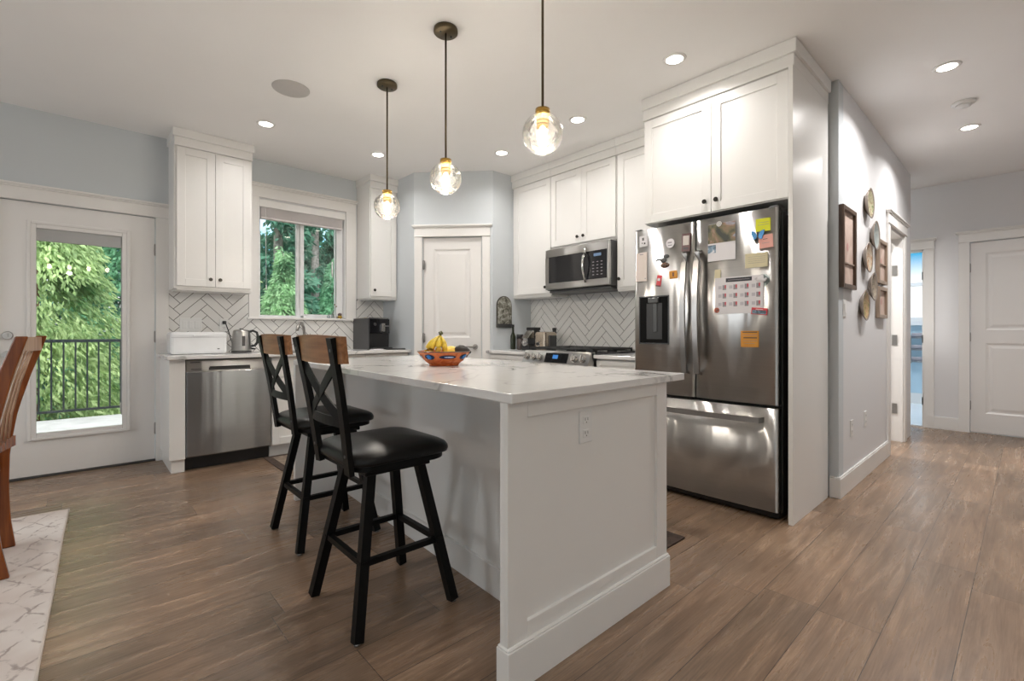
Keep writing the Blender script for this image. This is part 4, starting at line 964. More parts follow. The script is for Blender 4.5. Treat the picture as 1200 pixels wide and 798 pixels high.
# ================================================================== DINING CHAIR, RUG, MATS
e = thing('dining_chair', 'cherry wood dining chair cut off by the left edge, on rug', 'dining chair', (-.25, 3.27, .01))
def cx(z): # curve of the back post in x
    return np.interp(z, [0, .15, .31, .5, .7, .9, 1.08], [-.235, -.262, -.278, -.285, -.268, -.228, -.175])
for y, ox in ((3.055, -.022), (3.49, .022)):
    bm = bmesh.new(); zs = [.01 + 1.07 * i / 16 for i in range(17)]; t = bmesh.new(); rings = []
    for z in zs:
        wd = .050 if z < .9 else .050 - .008 * (z - .9) / .18; x = float(cx(z)) + (ox if ox < 0 else ox * min(1, z) - .035 * (1 - min(1, z))); th = .026
        rings.append([t.verts.new((x + a * wd / 2, y + b * th / 2, z)) for a, b in ((-1, -1), (1, -1), (1, 1), (-1, 1))])
    for a, b in zip(rings, rings[1:]):
        for k in range(4): t.faces.new((a[k], a[(k + 1) % 4], b[(k + 1) % 4], b[k]))
    t.faces.new(rings[0]); t.faces.new(rings[-1]); bmesh.ops.bevel(t, geom=[ed for ed in t.edges], offset=.004, segments=1, affect='EDGES'); merge(bm, t)
    link('back_post', bm, CHERRY, e)
for z, h, nm, mm in ((1.04, .07, 'crest_rail', CHERRYL), (.55, .05, 'lower_rail', CHERRY)):
    bm = bmesh.new(); pts = [(float(cx(z)) - .02 * math.sin(PI * i / 8) - .02 + .044 * i / 8, 3.068 + .409 * i / 8, z) for i in range(9)]; tube(bm, pts, .01, flat=(.024, h)); link(nm, bm, mm, e)
for i in range(4):
    y = 3.14 + .265 * i / 3; bm = bmesh.new(); tube(bm, [(float(cx(z)) - .004 + .006 * i, y, z) for z in (.57, .7, .85, 1.01)], .0045, 8); link('spindle', bm, CHERRYL, e)
bm = bmesh.new(); bx(bm, (-.76, 3.02, .405), (-.296, 3.52, .44), .006); link('seat_apron', bm, CHERRY, e)
bm = pillow(.235, .25, .06, [(.44, .01), (.445, 0), (.46, 0), (.475, .012), (.482, .05), (.486, .12)]); 
for v in bm.verts: v.co += Vector((-.535, 3.27, 0))
link('seat_cushion', bm, mat('beige_seat_fabric', (.62, .50, .42), .9), e)
for y in (3.05, 3.49):
    bm = bmesh.new(); tube(bm, [(-.70, y, .01), (-.70, y, .41)], .01, flat=(.04, .04)); link('front_leg', bm, CHERRY, e)
e = thing('area_rug', 'cream distressed rug with faded diamond lines at left', 'rug', (-1.2, 2.2, 0))
bm = bmesh.new(); prism(bm, [(-2.7, .2), (-.135, .2), (-.085, 3.0), (-.058, 3.995), (-2.7, 4.04)], .0005, .009); link('rug_pile', bm, RUG, e)
bm = bmesh.new(); tube(bm, [(-.133, .2, .006), (-.112, 1.9, .006), (-.088, 2.75, .006), (-.083, 3.0, .006), (-.073, 3.5, .006), (-.056, 3.997, .006)], .005, 8); tube(bm, [(-.056, 3.997, .006), (-2.7, 4.042, .006)], .005, 8); link('bound_edge', bm, RUGE, e)
MAT1 = pattern('dark_brown_floor_mat_pile', [(.4, (.05, .033, .026)), (.6, (.09, .06, .045))], 40, rough=.95)
MAT2 = pattern('patterned_brown_mat_pile', [(.4, (.20, .15, .11)), (.6, (.32, .25, .19))], 20, rough=.95)
e = thing('floor_mat', 'brown bordered floor mat in front of the sink cabinet', 'mat', (1.6, 4.2, 0))
link('border', B(((1.17, 3.97, .0005), (2.15, 4.50, .008), .002)), MAT1, e); link('centre_field', B(((1.23, 4.03, .008), (2.09, 4.44, .0095))), MAT2, e)
tag(link('floor_mat', B(((1.97, 1.235, .0005), (2.375, 3.0, .010), .002)), MAT1), 'dark brown floor mat behind the island before the range', 'mat')

# ================================================================== ON THE ISLAND
bx0, by0 = 1.495, 2.20
BOWLM = pattern('painted_terracotta', [(.38, (.45, .09, .02)), (.55, (.62, .16, .04)), (.7, (.50, .10, .03))], 20, rough=.25)
e = thing('fruit_bowl', 'painted orange ceramic bowl with blue flowers on island', 'bowl', (bx0, by0, .915)); e.scale = (1, 1, .93)
bm = bmesh.new(); lathe(bm, [(0, .0), (.080, 0), (.082, .004), (.084, .010), (.104, .026), (.124, .048), (.140, .072), (.146, .083), (.141, .084), (.134, .072), (.118, .050), (.098, .030), (.075, .016), (0, .012)], 48); link('bowl_body', bm, BOWLM, e, world=False)
NAVY = mat('navy_glaze', (.01, .02, .06), .2); BLU = mat('bright_blue_glaze', (.01, .14, .45), .2); RIMG = mat('dark_rim_glaze', (.10, .07, .04), .3)
bm = bmesh.new(); lathe(bm, [(.141, .081), (.147, .081), (.149, .084), (.146, .087), (.141, .085)], 48); link('rim', bm, RIMG, e, world=False)
def onbowl(a, z, off=.0015):
    r_ = float(np.interp(z, [.010, .026, .048, .072, .083], [.084, .104, .124, .140, .146])) + off; return Vector((r_ * math.cos(a), r_ * math.sin(a), z))
for k in range(8):
    a0 = 2 * PI * k / 8 + .34; bm = bmesh.new(); t = bmesh.new()
    def patch(a, z, ra, rz, off, mm, nm):
        t = bmesh.new(); c_ = t.verts.new(onbowl(a, z, off)); rg_ = [t.verts.new(onbowl(a + ra * math.cos(2 * PI * i / 14), z + rz * math.sin(2 * PI * i / 14), off)) for i in range(14)]
        for i in range(14): t.faces.new((c_, rg_[i], rg_[(i + 1) % 14]))
        return link(nm, t, mm, e, world=False)
    if k % 2 == 0: patch(a0, .054, .25, .016, .0036, NAVY, 'flower_ground'); patch(a0, .054, .11, .012, .0052, BLU, 'flower')
    else: patch(a0, .054, .36, .011, .0048, NAVY, 'leaf_band'); patch(a0 + .05, .054, .20, .0035, .0050, mat('pale_blue_glaze', (.35, .42, .6), .3) if k == 1 else bpy.data.materials['pale_blue_glaze'], 'leaf_vein')
# bananas: one bunch
BAN = pattern('ripe_banana_skin', [(.35, (.42, .30, .02)), (.55, (.68, .50, .04)), (.8, (.72, .60, .10))], 25, rough=.45)
STEMM = mat('green_brown_stem', (.07, .07, .02), .6)
e = thing('banana_bunch', 'bunch of yellow bananas standing in the painted bowl', 'bananas', (bx0 - .022, by0 + .026, .952))
top = Vector((.012, -.004, .128))
for i, (ax, ay, ln) in enumerate(((-.050, .040, 0), (-.046, .005, 0), (-.022, -.035, 0), (.016, -.050, 0), (-.03, .03, .0))):
    end = Vector((ax, ay, -.005)); mid = (top + end) / 2 + Vector((ax * .6 - .006, ay * .6 + .006, .012)); pts = []; rad = []
    for j in range(13):
        f_ = j / 12; pts.append(top * (1 - f_) ** 2 + mid * 2 * f_ * (1 - f_) + end * f_ ** 2); rad.append(float(np.interp(f_, [0, .12, .3, .6, .9, 1], [.006, .007, .015, .0175, .012, .004])))
    bm = bmesh.new(); tube(bm, pts, rad, 8); link('banana', bm, BAN, e, world=False)
bm = bmesh.new(); tube(bm, [top + Vector((-.006, 0, -.012)), top + Vector((.0, 0, .012)), top + Vector((.010, -.004, .018))], [.014, .013, .011], 8); link('crown_stem', bm, STEMM, e, world=False)
bm = bmesh.new(); ell(bm, (bx0 + .040, by0 - .012, .985), (.045, .040, .037)); tag(link('mango', bm, pattern('yellow_fruit_skin', [(.4, (.70, .48, .05)), (.6, (.80, .66, .16))], 12, rough=.4)), 'round yellow fruit behind the bananas in the bowl', 'fruit')
bm = bmesh.new(); T = Matrix.Translation((bx0 + .078, by0 - .070, .996)) @ Matrix.Rotation(R(-42), 4, 'Z') @ Matrix.Rotation(R(12), 4, 'Y'); lathe(bm, [(0, -.048), (.016, -.042), (.027, -.025), (.030, -.004), (.024, .018), (.014, .036), (.006, .046), (0, .048)], 20, T=T @ Matrix.Rotation(R(90), 4, 'Y')); tag(link('avocado', bm, mat('dark_avocado_skin', (.018, .014, .012), .5, bump=.8, bscale=120)), 'dark avocado at the right side of the painted bowl', 'fruit')

# ================================================================== ON THE WINDOW WORKTOP
ZT = .9155
e = thing('bread_box', 'white enamel bread box on the worktop beside kettle', 'bread box', (.73, 4.77, ZT))
bm = bmesh.new(); t = bmesh.new(); bx(t, (-.20, -.12, 0), (.20, .12, .185), .022); merge(bm, t); link('box', bm, WHITE, e, world=False)
bm = bmesh.new(); bx(bm, (-.05, -.136, .150), (.05, -.118, .158), .003); link('lid_handle', bm, WHITE, e, world=False)
bm = bmesh.new(); bx(bm, (-.195, -.1215, .140), (.195, -.1195, .142)); link('lid_seam', bm, GINK, e, world=False)
bm = bmesh.new(); bx(bm, (.125, -.122, .038), (.142, -.1195, .045)); link('printed_mark', bm, INK, e, world=False)
e = thing('electric_kettle', 'brushed steel electric kettle with black handle on worktop', 'kettle', (1.062, 4.76, ZT))
bm = bmesh.new(); lathe(bm, [(0, 0), (.082, 0), (.083, .010), (.078, .018), (0, .018)], 32); link('power_base', bm, DSTEEL, e, world=False)
bm = bmesh.new(); lathe(bm, [(0, .018), (.078, .018), (.079, .03), (.076, .12), (.068, .19), (.062, .200), (.030, .208), (0, .209)], 40); link('kettle_body', bm, STEEL, e, world=False)
bm = bmesh.new(); cyl(bm, (0, 0, .207), (0, 0, .216), .018, .014, n=16); link('lid_knob', bm, BLACK, e, world=False)
bm = bmesh.new(); dx, dy = .94, -.34; tube(bm, [(dx * a, dy * a, z) for a, z in ((.060, .185), (.09, .196), (.122, .180), (.130, .14), (.126, .09), (.105, .062), (.078, .058))], .010, 10, flat=(.018, .02)); link('handle', bm, BLACK, e, world=False)
bm = bmesh.new(); bx(bm, (-.012, -.081, .06), (.012, -.070, .15), .003); link('water_window', bm, DSTEEL, e, world=False)
bm = bmesh.new(); cyl(bm, (dx * .078, dy * .078, .035), (dx * .11, dy * .11, .032), .007, n=8); link('switch_lever', bm, BLACK, e, world=False)
# faucet
e = thing('faucet', 'chrome kitchen faucet below the kitchen window', 'faucet', (1.665, 4.93, ZT))
bm = bmesh.new(); cyl(bm, (0, 0, 0), (0, 0, .045), .026, .022, n=24); cyl(bm, (0, 0, .045), (0, 0, .17), .015, n=20); link('base_post', bm, NICK, e, world=False)
bm = bmesh.new(); tube(bm, [(0, 0, .16), (-.01, -.005, .23), (-.04, -.04, .27), (-.08, -.09, .27), (-.11, -.135, .24), (-.12, -.15, .20)], .014, 12); link('spout', bm, NICK, e, world=False)
bm = bmesh.new(); tube(bm, [(.018, 0, .09), (.04, 0, .10), (.055, -.01, .17)], [.01, .008, .006], 10); link('lever', bm, NICK, e, world=False)
e = thing('soap_dispenser', 'small chrome soap pump left of the kitchen faucet', 'soap dispenser', (1.42, 4.93, ZT))
bm = bmesh.new(); cyl(bm, (0, 0, 0), (0, 0, .02), .018, n=16); cyl(bm, (0, 0, .02), (0, 0, .13), .007, n=12); tube(bm, [(0, 0, .13), (0, -.02, .137), (0, -.05, .125)], .006, 8); link('pump', bm, NICK, e, world=False)
# coffee machine
e = thing('coffee_machine', 'black bean-to-cup coffee machine right of the kitchen window', 'coffee machine', (2.33, 4.82, ZT))
link('left_side_panel', B(((-.122, -.185, 0), (-.110, .19, .33), .003)), mat('dark_grey_plastic', (.05, .05, .052), .35), e, world=False)
link('body', B(((-.110, -.175, 0), (.118, .19, .325), .006)), BLACK, e, world=False)
link('front_panel', B(((-.11, -.188, .17), (.118, -.173, .322), .004)), BGLASS, e, world=False)
link('spout_unit', B(((.015, -.215, .19), (.055, -.186, .275), .004), ((.028, -.255, .245), (.09, -.216, .250), .002)), STEEL2, e, world=False)
link('top_rail', B(((-.11, -.18, .325), (.112, -.172, .338), .002), ((.104, -.18, .325), (.112, .15, .338), .002), ((-.11, -.18, .325), (-.102, .15, .338), .002)), STEEL2, e, world=False)
bm = bmesh.new(); cyl(bm, (-.05, -.188, .265), (-.05, -.196, .265), .016, n=24); link('dial', bm, DSTEEL, e, world=False)
link('drip_tray', B(((-.10, -.26, 0), (.115, -.175, .022), .004)), BLACK, e, world=False)
bm = bmesh.new(); T = Matrix.Rotation(R(12), 4, 'Z'); bx(bm, (-.09, -.02, 0), (.06, .045, .003), 0, T=Matrix.Translation((2.26, 4.50, ZT)) @ T)
bx(bm, (-.075, -.015, .003), (.06, .045, .010), .002, T=Matrix.Translation((2.255, 4.505, ZT)) @ Matrix.Rotation(R(20), 4, 'Z')); tag(link('paper_stack', bm, PAPER), 'few white papers lying before the coffee machine', 'papers')
bm = bmesh.new(); prism(bm, rrect(.10, .035, .02), 0, .014, T=Matrix.Translation((2.425, 4.455, ZT)) @ Matrix.Rotation(R(-25), 4, 'Z'), bev=.003); tag(link('black_tray', bm, BLACK), 'small flat black tray at right of the white papers', 'tray')
# on the window sill
ZS = 1.2425
e = thing('glass_bottle', 'small clear glass vase with stems on the window sill', 'vase', (2.0, 5.05, ZS))
bm = bmesh.new(); lathe(bm, [(0, 0), (.016, 0), (.018, .01), (.016, .045), (.008, .06), (.008, .08), (.010, .082)], 20); link('vase', bm, JGLASS, e, world=False)
bm = bmesh.new()
for dx, dy, h in ((.02, 0, .15), (-.01, .004, .12), (.035, -.003, .13)): tube(bm, [(0, 0, .01), (dx * .3, dy, .08), (dx, dy, h)], .0018, 6)
link('stems', bm, STEMM, e, world=False)
bm = bmesh.new(); ell(bm, (.02, 0, .152), (.008, .008, .008), 10); ell(bm, (.037, -.003, .132), (.009, .008, .008), 10); link('buds', bm, mat('dusty_brown_bud', (.25, .16, .12), .7), e, world=False)
e = thing('small_pot', 'tiny yellow and brown pot at right end of window sill', 'pot', (2.075, 5.045, ZS))
bm = bmesh.new(); lathe(bm, [(0, 0), (.018, 0), (.022, .02), (.022, .03), (.016, .032), (0, .03)], 20); link('pot', bm, mat('mustard_glaze', (.5, .33, .05), .4), e, world=False)
bm = bmesh.new(); ell(bm, (0, 0, .045), (.022, .02, .018), 12); link('plant', bm, mat('purple_brown_succulent', (.14, .10, .10), .6, noise=.4, nscale=60), e, world=False)
bm = bmesh.new(); lathe(bm, [(0, 0), (.013, 0), (.014, .03), (.007, .038), (.007, .046), (0, .046)], 16, (1.955, 5.05, ZS)); tag(link('tiny_bottle', bm, JGLASS), 'tiny clear bottle at left of the vase on sill', 'bottle')

# ================================================================== ON THE RANGE WORKTOP
def bottle(prof, x, y, m, name, label, cat): bm = bmesh.new(); lathe(bm, prof, 24, (x, y, ZT)); return tag(link(name, bm, m), label, cat)
e = thing('oil_bottle', 'tall dark oil bottle in the corner beside the pantry', 'bottle', (3.38, 3.685, ZT))
bm = bmesh.new(); lathe(bm, [(0, 0), (.026, 0), (.028, .01), (.028, .14), (.012, .18), (.011, .235), (0, .236)], 24); link('glass_body', bm, mat('dark_olive_glass', (.02, .025, .012), .1), e, world=False)
bm = bmesh.new(); cyl(bm, (0, 0, .235), (0, 0, .262), .013, n=16); link('cap', bm, BLACK, e, world=False)
e = thing('spice_jar', 'dark jar with black lid right of the oil bottle', 'jar', (3.40, 3.60, ZT))
bm = bmesh.new(); lathe(bm, [(0, 0), (.033, 0), (.035, .005), (.035, .12), (0, .12)], 24); link('jar_body', bm, mat('smoky_brown_glass', (.06, .045, .04), .15), e, world=False)
bm = bmesh.new(); cyl(bm, (0, 0, .12), (0, 0, .16), .037, n=24); link('lid', bm, BLACK, e, world=False)
e = thing('coffee_grinder', 'black and chrome countertop coffee grinder left of the toaster', 'coffee grinder', (3.40, 3.43, ZT))
link('base', B(((-.09, -.055, 0), (.08, .055, .05), .008)), BLACK, e, world=False)
link('column', B(((-.01, -.05, .05), (.08, .05, .20), .01)), BLACK, e, world=False)
bm = bmesh.new(); prism(bm, [(-.10, .12), (-.02, .20), (.05, .20), (.0, .12)], -.045, .045, M=lambda a, b, c: (a, c, b), bev=.004); link('sloped_head', bm, STEEL2, e, world=False)
link('hopper_lid', B(((-.02, -.055, .20), (.08, .055, .232), .006)), BLACK, e, world=False)
bm = bmesh.new(); cyl(bm, (-.10, 0, .075), (-.085, 0, .075), .034, .030, n=24); cyl(bm, (-.125, 0, .075), (-.10, 0, .075), .014, n=16); link('dial', bm, STEEL2, e, world=False)
link('cup', B(((-.088, -.03, .05), (-.04, .03, .062), .002)), STEEL2, e, world=False)
e = thing('toaster', 'cream and steel retro toaster beside the gas range', 'toaster', (3.46, 3.235, ZT))
bm = bmesh.new(); bx(bm, (-.13, -.062, .008), (.05, .085, .185), .022); link('housing', bm, mat('champagne_metal', (.55, .47, .38), .25, metal=.85), e, world=False)
link('end_cap', B(((-.075, -.074, .035), (.03, -.060, .15), .006)), DSTEEL, e, world=False)
bm = bmesh.new(); cyl(bm, (-.129, .025, .065), (-.142, .025, .065), .024, .022, n=28); link('dial_ring', bm, STEEL2, e, world=False)
bm = bmesh.new(); cyl(bm, (-.142, .025, .065), (-.150, .025, .065), .016, n=24); link('dial', bm, BLACK, e, world=False)
bm = bmesh.new(); link('slots', B(((-.10, -.035, .184), (.03, -.015, .1865)), ((-.10, .030, .184), (.03, .050, .1865))), BLACK, e, world=False); bm.free()
for s in (-.09, .02): link('foot', B(((s - .01, -.05, 0), (s + .01, .06, .009))), BLACK, e, world=False)
e = thing('salt_grinder', 'small glass and steel grinder standing behind the toaster', 'grinder', (3.625, 3.32, ZT))
bm = bmesh.new(); lathe(bm, [(0, 0), (.022, 0), (.022, .16), (0, .16)], 20); link('glass_body', bm, JGLASS, e, world=False)
bm = bmesh.new(); lathe(bm, [(0, .16), (.024, .16), (.024, .185), (.018, .19), (.022, .205), (.022, .225), (0, .228)], 20); link('cap', bm, BLACK, e, world=False)
# arched picture on the niche wall
e = thing('arched_picture', 'small arched picture on the blue wall beside the pantry', 'picture', (3.295, 3.735, 1.14))
def arch(hw, z0, z1, n=16): 
    r = hw; return [(-hw, z0), (hw, z0)] + [(r * math.cos(PI * i / n), z1 - r + r * math.sin(PI * i / n) * 1.0) for i in range(n + 1)]
MA = lambda a, b, c: (3.295 + a, 3.738 - c, b)
bm = bmesh.new(); prism(bm, arch(.104, 1.145, 1.478), 0, .012, M=MA); link('frame', bm, mat('aged_dark_metal', (.08, .075, .06), .5, metal=.6), e)
bm = bmesh.new(); prism(bm, arch(.097, 1.185, 1.470), .012, .014, M=MA); link('scene_print', bm, pattern('old_town_print', [(.35, (.05, .05, .035)), (.5, (.22, .21, .17)), (.65, (.5, .5, .46))], 22), e)
link('shelf', B(((-.104, 1.145, .012), (.104, 1.185, .022), .002), M=MA), DSTEEL, e)

# ================================================================== HALL WALL DECORATION
ART = pattern('faded_rose_print', [(.35, (.50, .36, .30)), (.6, (.68, .55, .48))], 5)
def framed(label, u0, u1, v0, v1, fm, fw=.03, d=.03, splits=()):
    o = thing('framed_picture', label, 'picture', MH((u0 + u1) / 2, v0, 0)); bm = bmesh.new()
    for a, b in (((u0, v0), (u0 + fw, v1)), ((u1 - fw, v0), (u1, v1)), ((u0 + fw, v0), (u1 - fw, v0 + fw)), ((u0 + fw, v1 - fw), (u1 - fw, v1))): bx(bm, (a[0], a[1], .001), (b[0], b[1], d), .003, MH)
    link('frame', bm, fm, o); link('print', B(((u0 + fw, v0 + fw, .002), (u1 - fw, v1 - fw, .012)), M=MH), ART, o)
    for s in splits: link('ledge', B(((u0 + fw, s, .012), (u1 - fw, s + .012, .022), .002), M=MH), FRAMEL, o)
    bm = bmesh.new(); a, b = (u0 + u1) / 2, (v0 + v1) / 2; ell(bm, MH(a, b + .01, .013), (.02, .001, .03), 10); link('motif', bm, mat('faded_pink_ink', (.55, .3, .28), .7) if 'faded_pink_ink' not in bpy.data.materials else bpy.data.materials['faded_pink_ink'], o)
framed('tall dark framed print nearest on the hall wall', 3.70, 4.05, 1.395, 1.945, FRAMED, splits=(1.56,))
framed('narrow framed print near the hall door, upper one', 4.80, 5.13, 1.50, 1.865, FRAMEL, splits=(1.66,))
framed('narrow framed print near the hall door, lower one', 4.80, 5.13, 1.215, 1.475, FRAMEL)
PLT = [pattern('green_cream_plate_glaze', [(.38, (.20, .24, .12)), (.5, (.55, .52, .36)), (.65, (.25, .17, .10))], 16, rough=.2), pattern('grey_blue_plate_glaze', [(.4, (.32, .36, .36)), (.6, (.45, .48, .46))], 10, rough=.2),
       pattern('rust_cream_plate_glaze', [(.38, (.35, .14, .06)), (.55, (.6, .5, .38)), (.7, (.3, .32, .25))], 14, rough=.2), pattern('brown_grey_plate_glaze', [(.38, (.12, .09, .07)), (.55, (.42, .36, .28)), (.7, (.2, .12, .1))], 14, rough=.2),
       pattern('olive_rust_plate_glaze', [(.38, (.14, .16, .05)), (.55, (.5, .36, .2)), (.7, (.35, .12, .06))], 14, rough=.2)]
PRIM = mat('shaded_plate_rim_glaze', (.30, .25, .21), .25)  # rim darkened in colour for its shadow and dark underside
for (u, v, r_), m_, lb in zip(((4.46, 2.085, .115), (4.66, 1.865, .115), (4.41, 1.665, .115), (4.58, 1.455, .110), (4.31, 1.30, .115)), PLT,
        ('decorative green and cream plate, topmost on the hall wall', 'plain grey-blue plate, second from the top on hall wall', 'rust and cream plate in the middle of the wall group', 'brown striped plate, fourth from the top on hall wall', 'olive and rust plate, lowest on the hall wall')):
    o = thing('decorative_plate', lb, 'plate', MH(u, v - r_, 0)); T = Matrix.Translation(MH(u, v, .004)) @ Matrix.Rotation(R(90), 4, 'X')
    bm = bmesh.new(); lathe(bm, [(0, 0), (r_ * .55, 0), (r_ * .62, .004), (r_, .030), (r_ + .001, .033), (r_ - .004, .034), (r_ * .62, .010)], 36, T=T); link('plate_rim', bm, PRIM, o)
    bm = bmesh.new(); lathe(bm, [(0, .0095), (r_ * .60, .0105), (r_ * .95, .0325)], 36, T=T); link('painted_face', bm, m_, o)

e = thing('side_room_fill_lamp', 'unseen ceiling lamp added to brighten the hall door opening', 'ceiling light', (5.4, 1.7, CH))  # unseen lamp put in to light the jamb of the side opening
bm = bmesh.new(); lathe(bm, [(0, -.001), (.15, -.001), (.15, -.03), (0, -.06)], 28); link('lens', bm, LENS, e, world=False)
area('side_room_fill_light', (0, 0, -.09), .28, 30, (1, .97, .93), e)
# bathroom towel ladder
e = thing('towel_rack', 'rack of rolled towels on the blue bathroom wall', 'towel rack', (BX - .02, 1.14, .62))
bm = bmesh.new()
for z in (.65, .83, 1.01): tube(bm, [(BX - .02, 1.04, z), (BX - .10, 1.04, z), (BX - .10, 1.22, z), (BX - .02, 1.22, z)], .006, 8)
cyl(bm, (BX - .02, 1.04, .62), (BX - .02, 1.04, 1.05), .006, n=8); cyl(bm, (BX - .02, 1.22, .62), (BX - .02, 1.22, 1.05), .006, n=8); link('rack', bm, NICK, e)
TW = mat('grey_towel', (.35, .33, .36), .95, bump=.5, bscale=200)
for i, z in enumerate((.69, .87, 1.05)):
    bm = bmesh.new(); cyl(bm, (BX - .062, 1.055, z), (BX - .062, 1.205, z), .034, n=18); tag(link('rolled_towel', bm, TW), ('lowest', 'middle', 'topmost')[i] + ' grey rolled towel on the bathroom rack', 'towel', 'rolled towels on the bathroom rack')

# ================================================================== OUTSIDE
struct('deck', B(((-3.6, 5.2, -.14), (2.6, 8.45, -.03))), DECKM)
struct('ground', B(((-40, -40, -2.6), (50, 50, -2.4))), GROUND)
e = thing('deck_railing', 'black metal baluster railing along the outer deck edge', 'railing', (0, 8.36, -.03))
bm = bmesh.new(); bx(bm, (-3.4, 8.33, .965), (2.6, 8.40, 1.005), .004); link('top_rail', bm, CABLE, e)
bm = bmesh.new(); bx(bm, (-3.4, 8.345, .07), (2.6, 8.375, .10), .003); link('bottom_rail', bm, CABLE, e)
for i in range(34):
    x = -2.2 + i * .113; bm = bmesh.new(); bx(bm, (x - .009, 8.351, .10), (x + .009, 8.369, .966)); link('baluster', bm, CABLE, e)
for x in (-2.9, .75, 2.5):
    bm = bmesh.new(); bx(bm, (x - .03, 8.33, -.03), (x + .03, 8.39, .97), .003); link('post', bm, CABLE, e)

def foliage(n, centers, size, droop=.6, rs=None, aspect=.4):
    """n leaf sprays; centers: function(rng,n)->(n,3) positions, outward dirs"""
    pos, dr = centers(n)
    L_ = size * (.6 + .8 * rng.random(n))[:, None]; d = dr + .5 * rng.normal(size=(n, 3)); d[:, 2] -= droop; d /= np.linalg.norm(d, axis=1)[:, None]
    s = np.cross(d, rng.normal(size=(n, 3))); s /= np.linalg.norm(s, axis=1)[:, None]; nrm = np.cross(d, s)
    # each spray: a little feather of a bent kite
    v = np.empty((n, 5, 3)); v[:, 0] = pos; v[:, 1] = pos + d * L_ * .45 + s * L_ * aspect * .5; v[:, 2] = pos + d * L_ - nrm * L_ * .12; v[:, 3] = pos + d * L_ * .45 - s * L_ * aspect * .5; v[:, 4] = pos + d * L_ * .5 + nrm * L_ * .10
    idx = np.arange(n)[:, None] * 5
    f = np.concatenate([idx + np.array([[0, 1, 4]]), idx + np.array([[1, 2, 4]]), idx + np.array([[2, 3, 4]]), idx + np.array([[3, 0, 4]])])
    me = bpy.data.meshes.new('foliage'); V = v.reshape(-1, 3); me.vertices.add(len(V)); me.vertices.foreach_set('co', V.ravel())
    me.loops.add(len(f) * 3); me.loops.foreach_set('vertex_index', f.ravel().astype(np.int32)); me.polygons.add(len(f)); me.polygons.foreach_set('loop_start', np.arange(0, len(f) * 3, 3, dtype=np.int32))
    me.update(calc_edges=True); return me
def conifer(height, rad, n, tr=.12, bare=.15, clumps=70, tight=1.0):
    """clumped cone of sprays about the origin"""
    cz = bare + (1 - bare) * rng.random(clumps) ** .8; ca = rng.random(clumps) * 2 * PI
    def cen(n):
        k = rng.integers(0, clumps, n); z = cz[k]; rr = rad * (1.05 - z) * (.35 + .75 * rng.random(n) ** .6)
        u_ = np.clip(rr / (rad * 1.1 * (1.05 - z)), .3, 1); a = ca[k] + rng.normal(0, .20 * tight, n) / u_ ** .5; zz = z * height - rr * .45 - .10 * rad * (u_ - .3) * rng.random(n) * 3 + rng.normal(0, .05 * rad * tight, n)
        p = np.stack([rr * np.cos(a), rr * np.sin(a), zz], 1); d = np.stack([np.cos(a), np.sin(a), -.1 * np.ones(n)], 1); return p, d
    return cen
def tree(label, x, y, h, rad, n, m, size, bark, tr=.12, bare=.15, clumps=70, group='trees behind the house', z0=-2.4, droop=.6, aspect=.4):
    e = thing('conifer_tree', label, 'tree', (x, y, z0), group=group)
    me = foliage(n, conifer(h, rad, n, bare=bare, clumps=clumps), size, droop, aspect=aspect); me.materials.append(m)
    o = bpy.data.objects.new('foliage', me); C.objects.link(o); o.parent = e
    bm = bmesh.new(); tube(bm, [(0, 0, 0), (tr * .2, 0, h * .5), (0, 0, h)], [tr, tr * .7, tr * .15], 12); link('trunk', bm, bark, e, world=False)
    return e
tree('bright green cedar with drooping sprays beyond the deck railing', -.62, 10.7, 8.5, 1.9, 46000, LEAF1, .12, BARKR, .14, .05, 170, aspect=.32, droop=1.2)
tree('bright green cedar at the right of the glass door view', 2.6, 12.4, 7.5, 1.2, 16000, LEAF1, .11, BARKR, .12, .05, 90, aspect=.4, droop=1)
tree('dark conifer far behind the bright cedar', -2.7, 14.5, 12, 1.7, 22000, LEAF2, .16, BARK, .2, .03, 130)
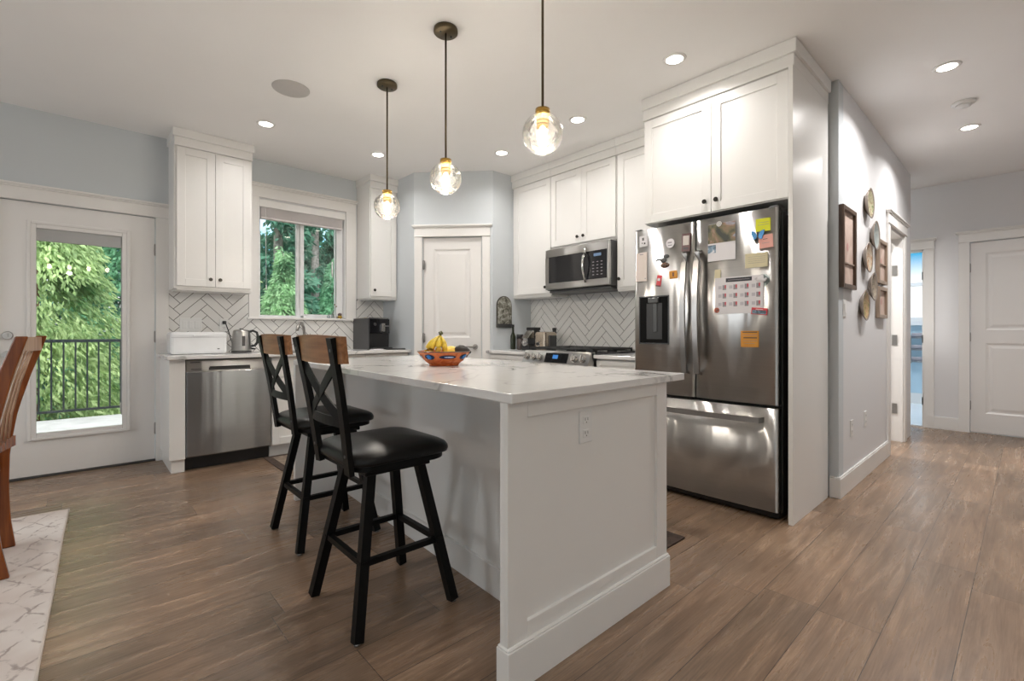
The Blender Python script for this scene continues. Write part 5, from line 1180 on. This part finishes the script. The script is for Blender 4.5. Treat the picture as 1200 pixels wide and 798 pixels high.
tree('dark conifer far behind, seen over the railing', .95, 15.8, 12, 1.6, 22000, LEAF2, .16, BARK, .2, .03, 130)
tree('light green young cedar low in the kitchen window view', 2.86, 9.6, 5.0, 1.4, 40000, LEAF4, .095, BARK, .07, .05, 120, aspect=.35, droop=.9)
tree('green young cedar in the right pane of the kitchen window', 4.5, 11.4, 5.2, 1.0, 20000, LEAF2, .10, BARK, .08, .05, 90, aspect=.4, droop=.9)
far = [(3.95, 13.8, .16), (5.6, 15.6, .22), (7.3, 13.9, .17), (8.4, 16.6, .2), (10.6, 15.0, .2), (3.2, 17.0, .2), (6.2, 19.0, .25), (8.9, 19.6, .25)]
f0 = None
for i, (x, y, tr) in enumerate(far):
    lb = 'tall straight forest tree seen through the kitchen window'
    if f0 is None: f0 = tree(lb, x, y, 17, 1.15, 13000, LEAF3, .20, BARK, .15, .20, 90, group='tall forest trees beyond the window', aspect=.45); c = f0
    else:
        c = copy_tree(f0); c.location = (x, y, -2.4); c.rotation_euler = (0, 0, i * 1.1)
for o in f0.children: pass
# undergrowth bank closing the view (uncountable)
def bank(n):
    x = rng.uniform(-9, 14, n); z = rng.random(n) ** 1.0 * 8.5; y = 19.5 + .5 * z + rng.normal(0, .6, n)
    p = np.stack([x, y + 3 * (x > 3), z - 2.4], 1); d = np.stack([0 * x, -np.ones(n), .2 + 0 * x], 1); return p, d
me = foliage(90000, bank, .26, .2, aspect=.5); me.materials.append(LEAF3); o = bpy.data.objects.new('forest_undergrowth', me); C.objects.link(o); o['kind'] = 'stuff'; o['label'] = 'dense dark green forest growth behind all the trees'; o['category'] = 'foliage'
def bank2(n):
    y = rng.uniform(-1, 4, n); z = rng.random(n) * 3.6; return np.stack([13 + rng.normal(0, .4, n), y, z - 2.4], 1), np.stack([-np.ones(n), 0 * y, .3 + 0 * y], 1)
me = foliage(3500, bank2, .25, .1, aspect=.6); me.materials.append(LEAF2); o = bpy.data.objects.new('hedge', me); C.objects.link(o); tag(o, 'green hedge top seen low in the bathroom window', 'hedge')
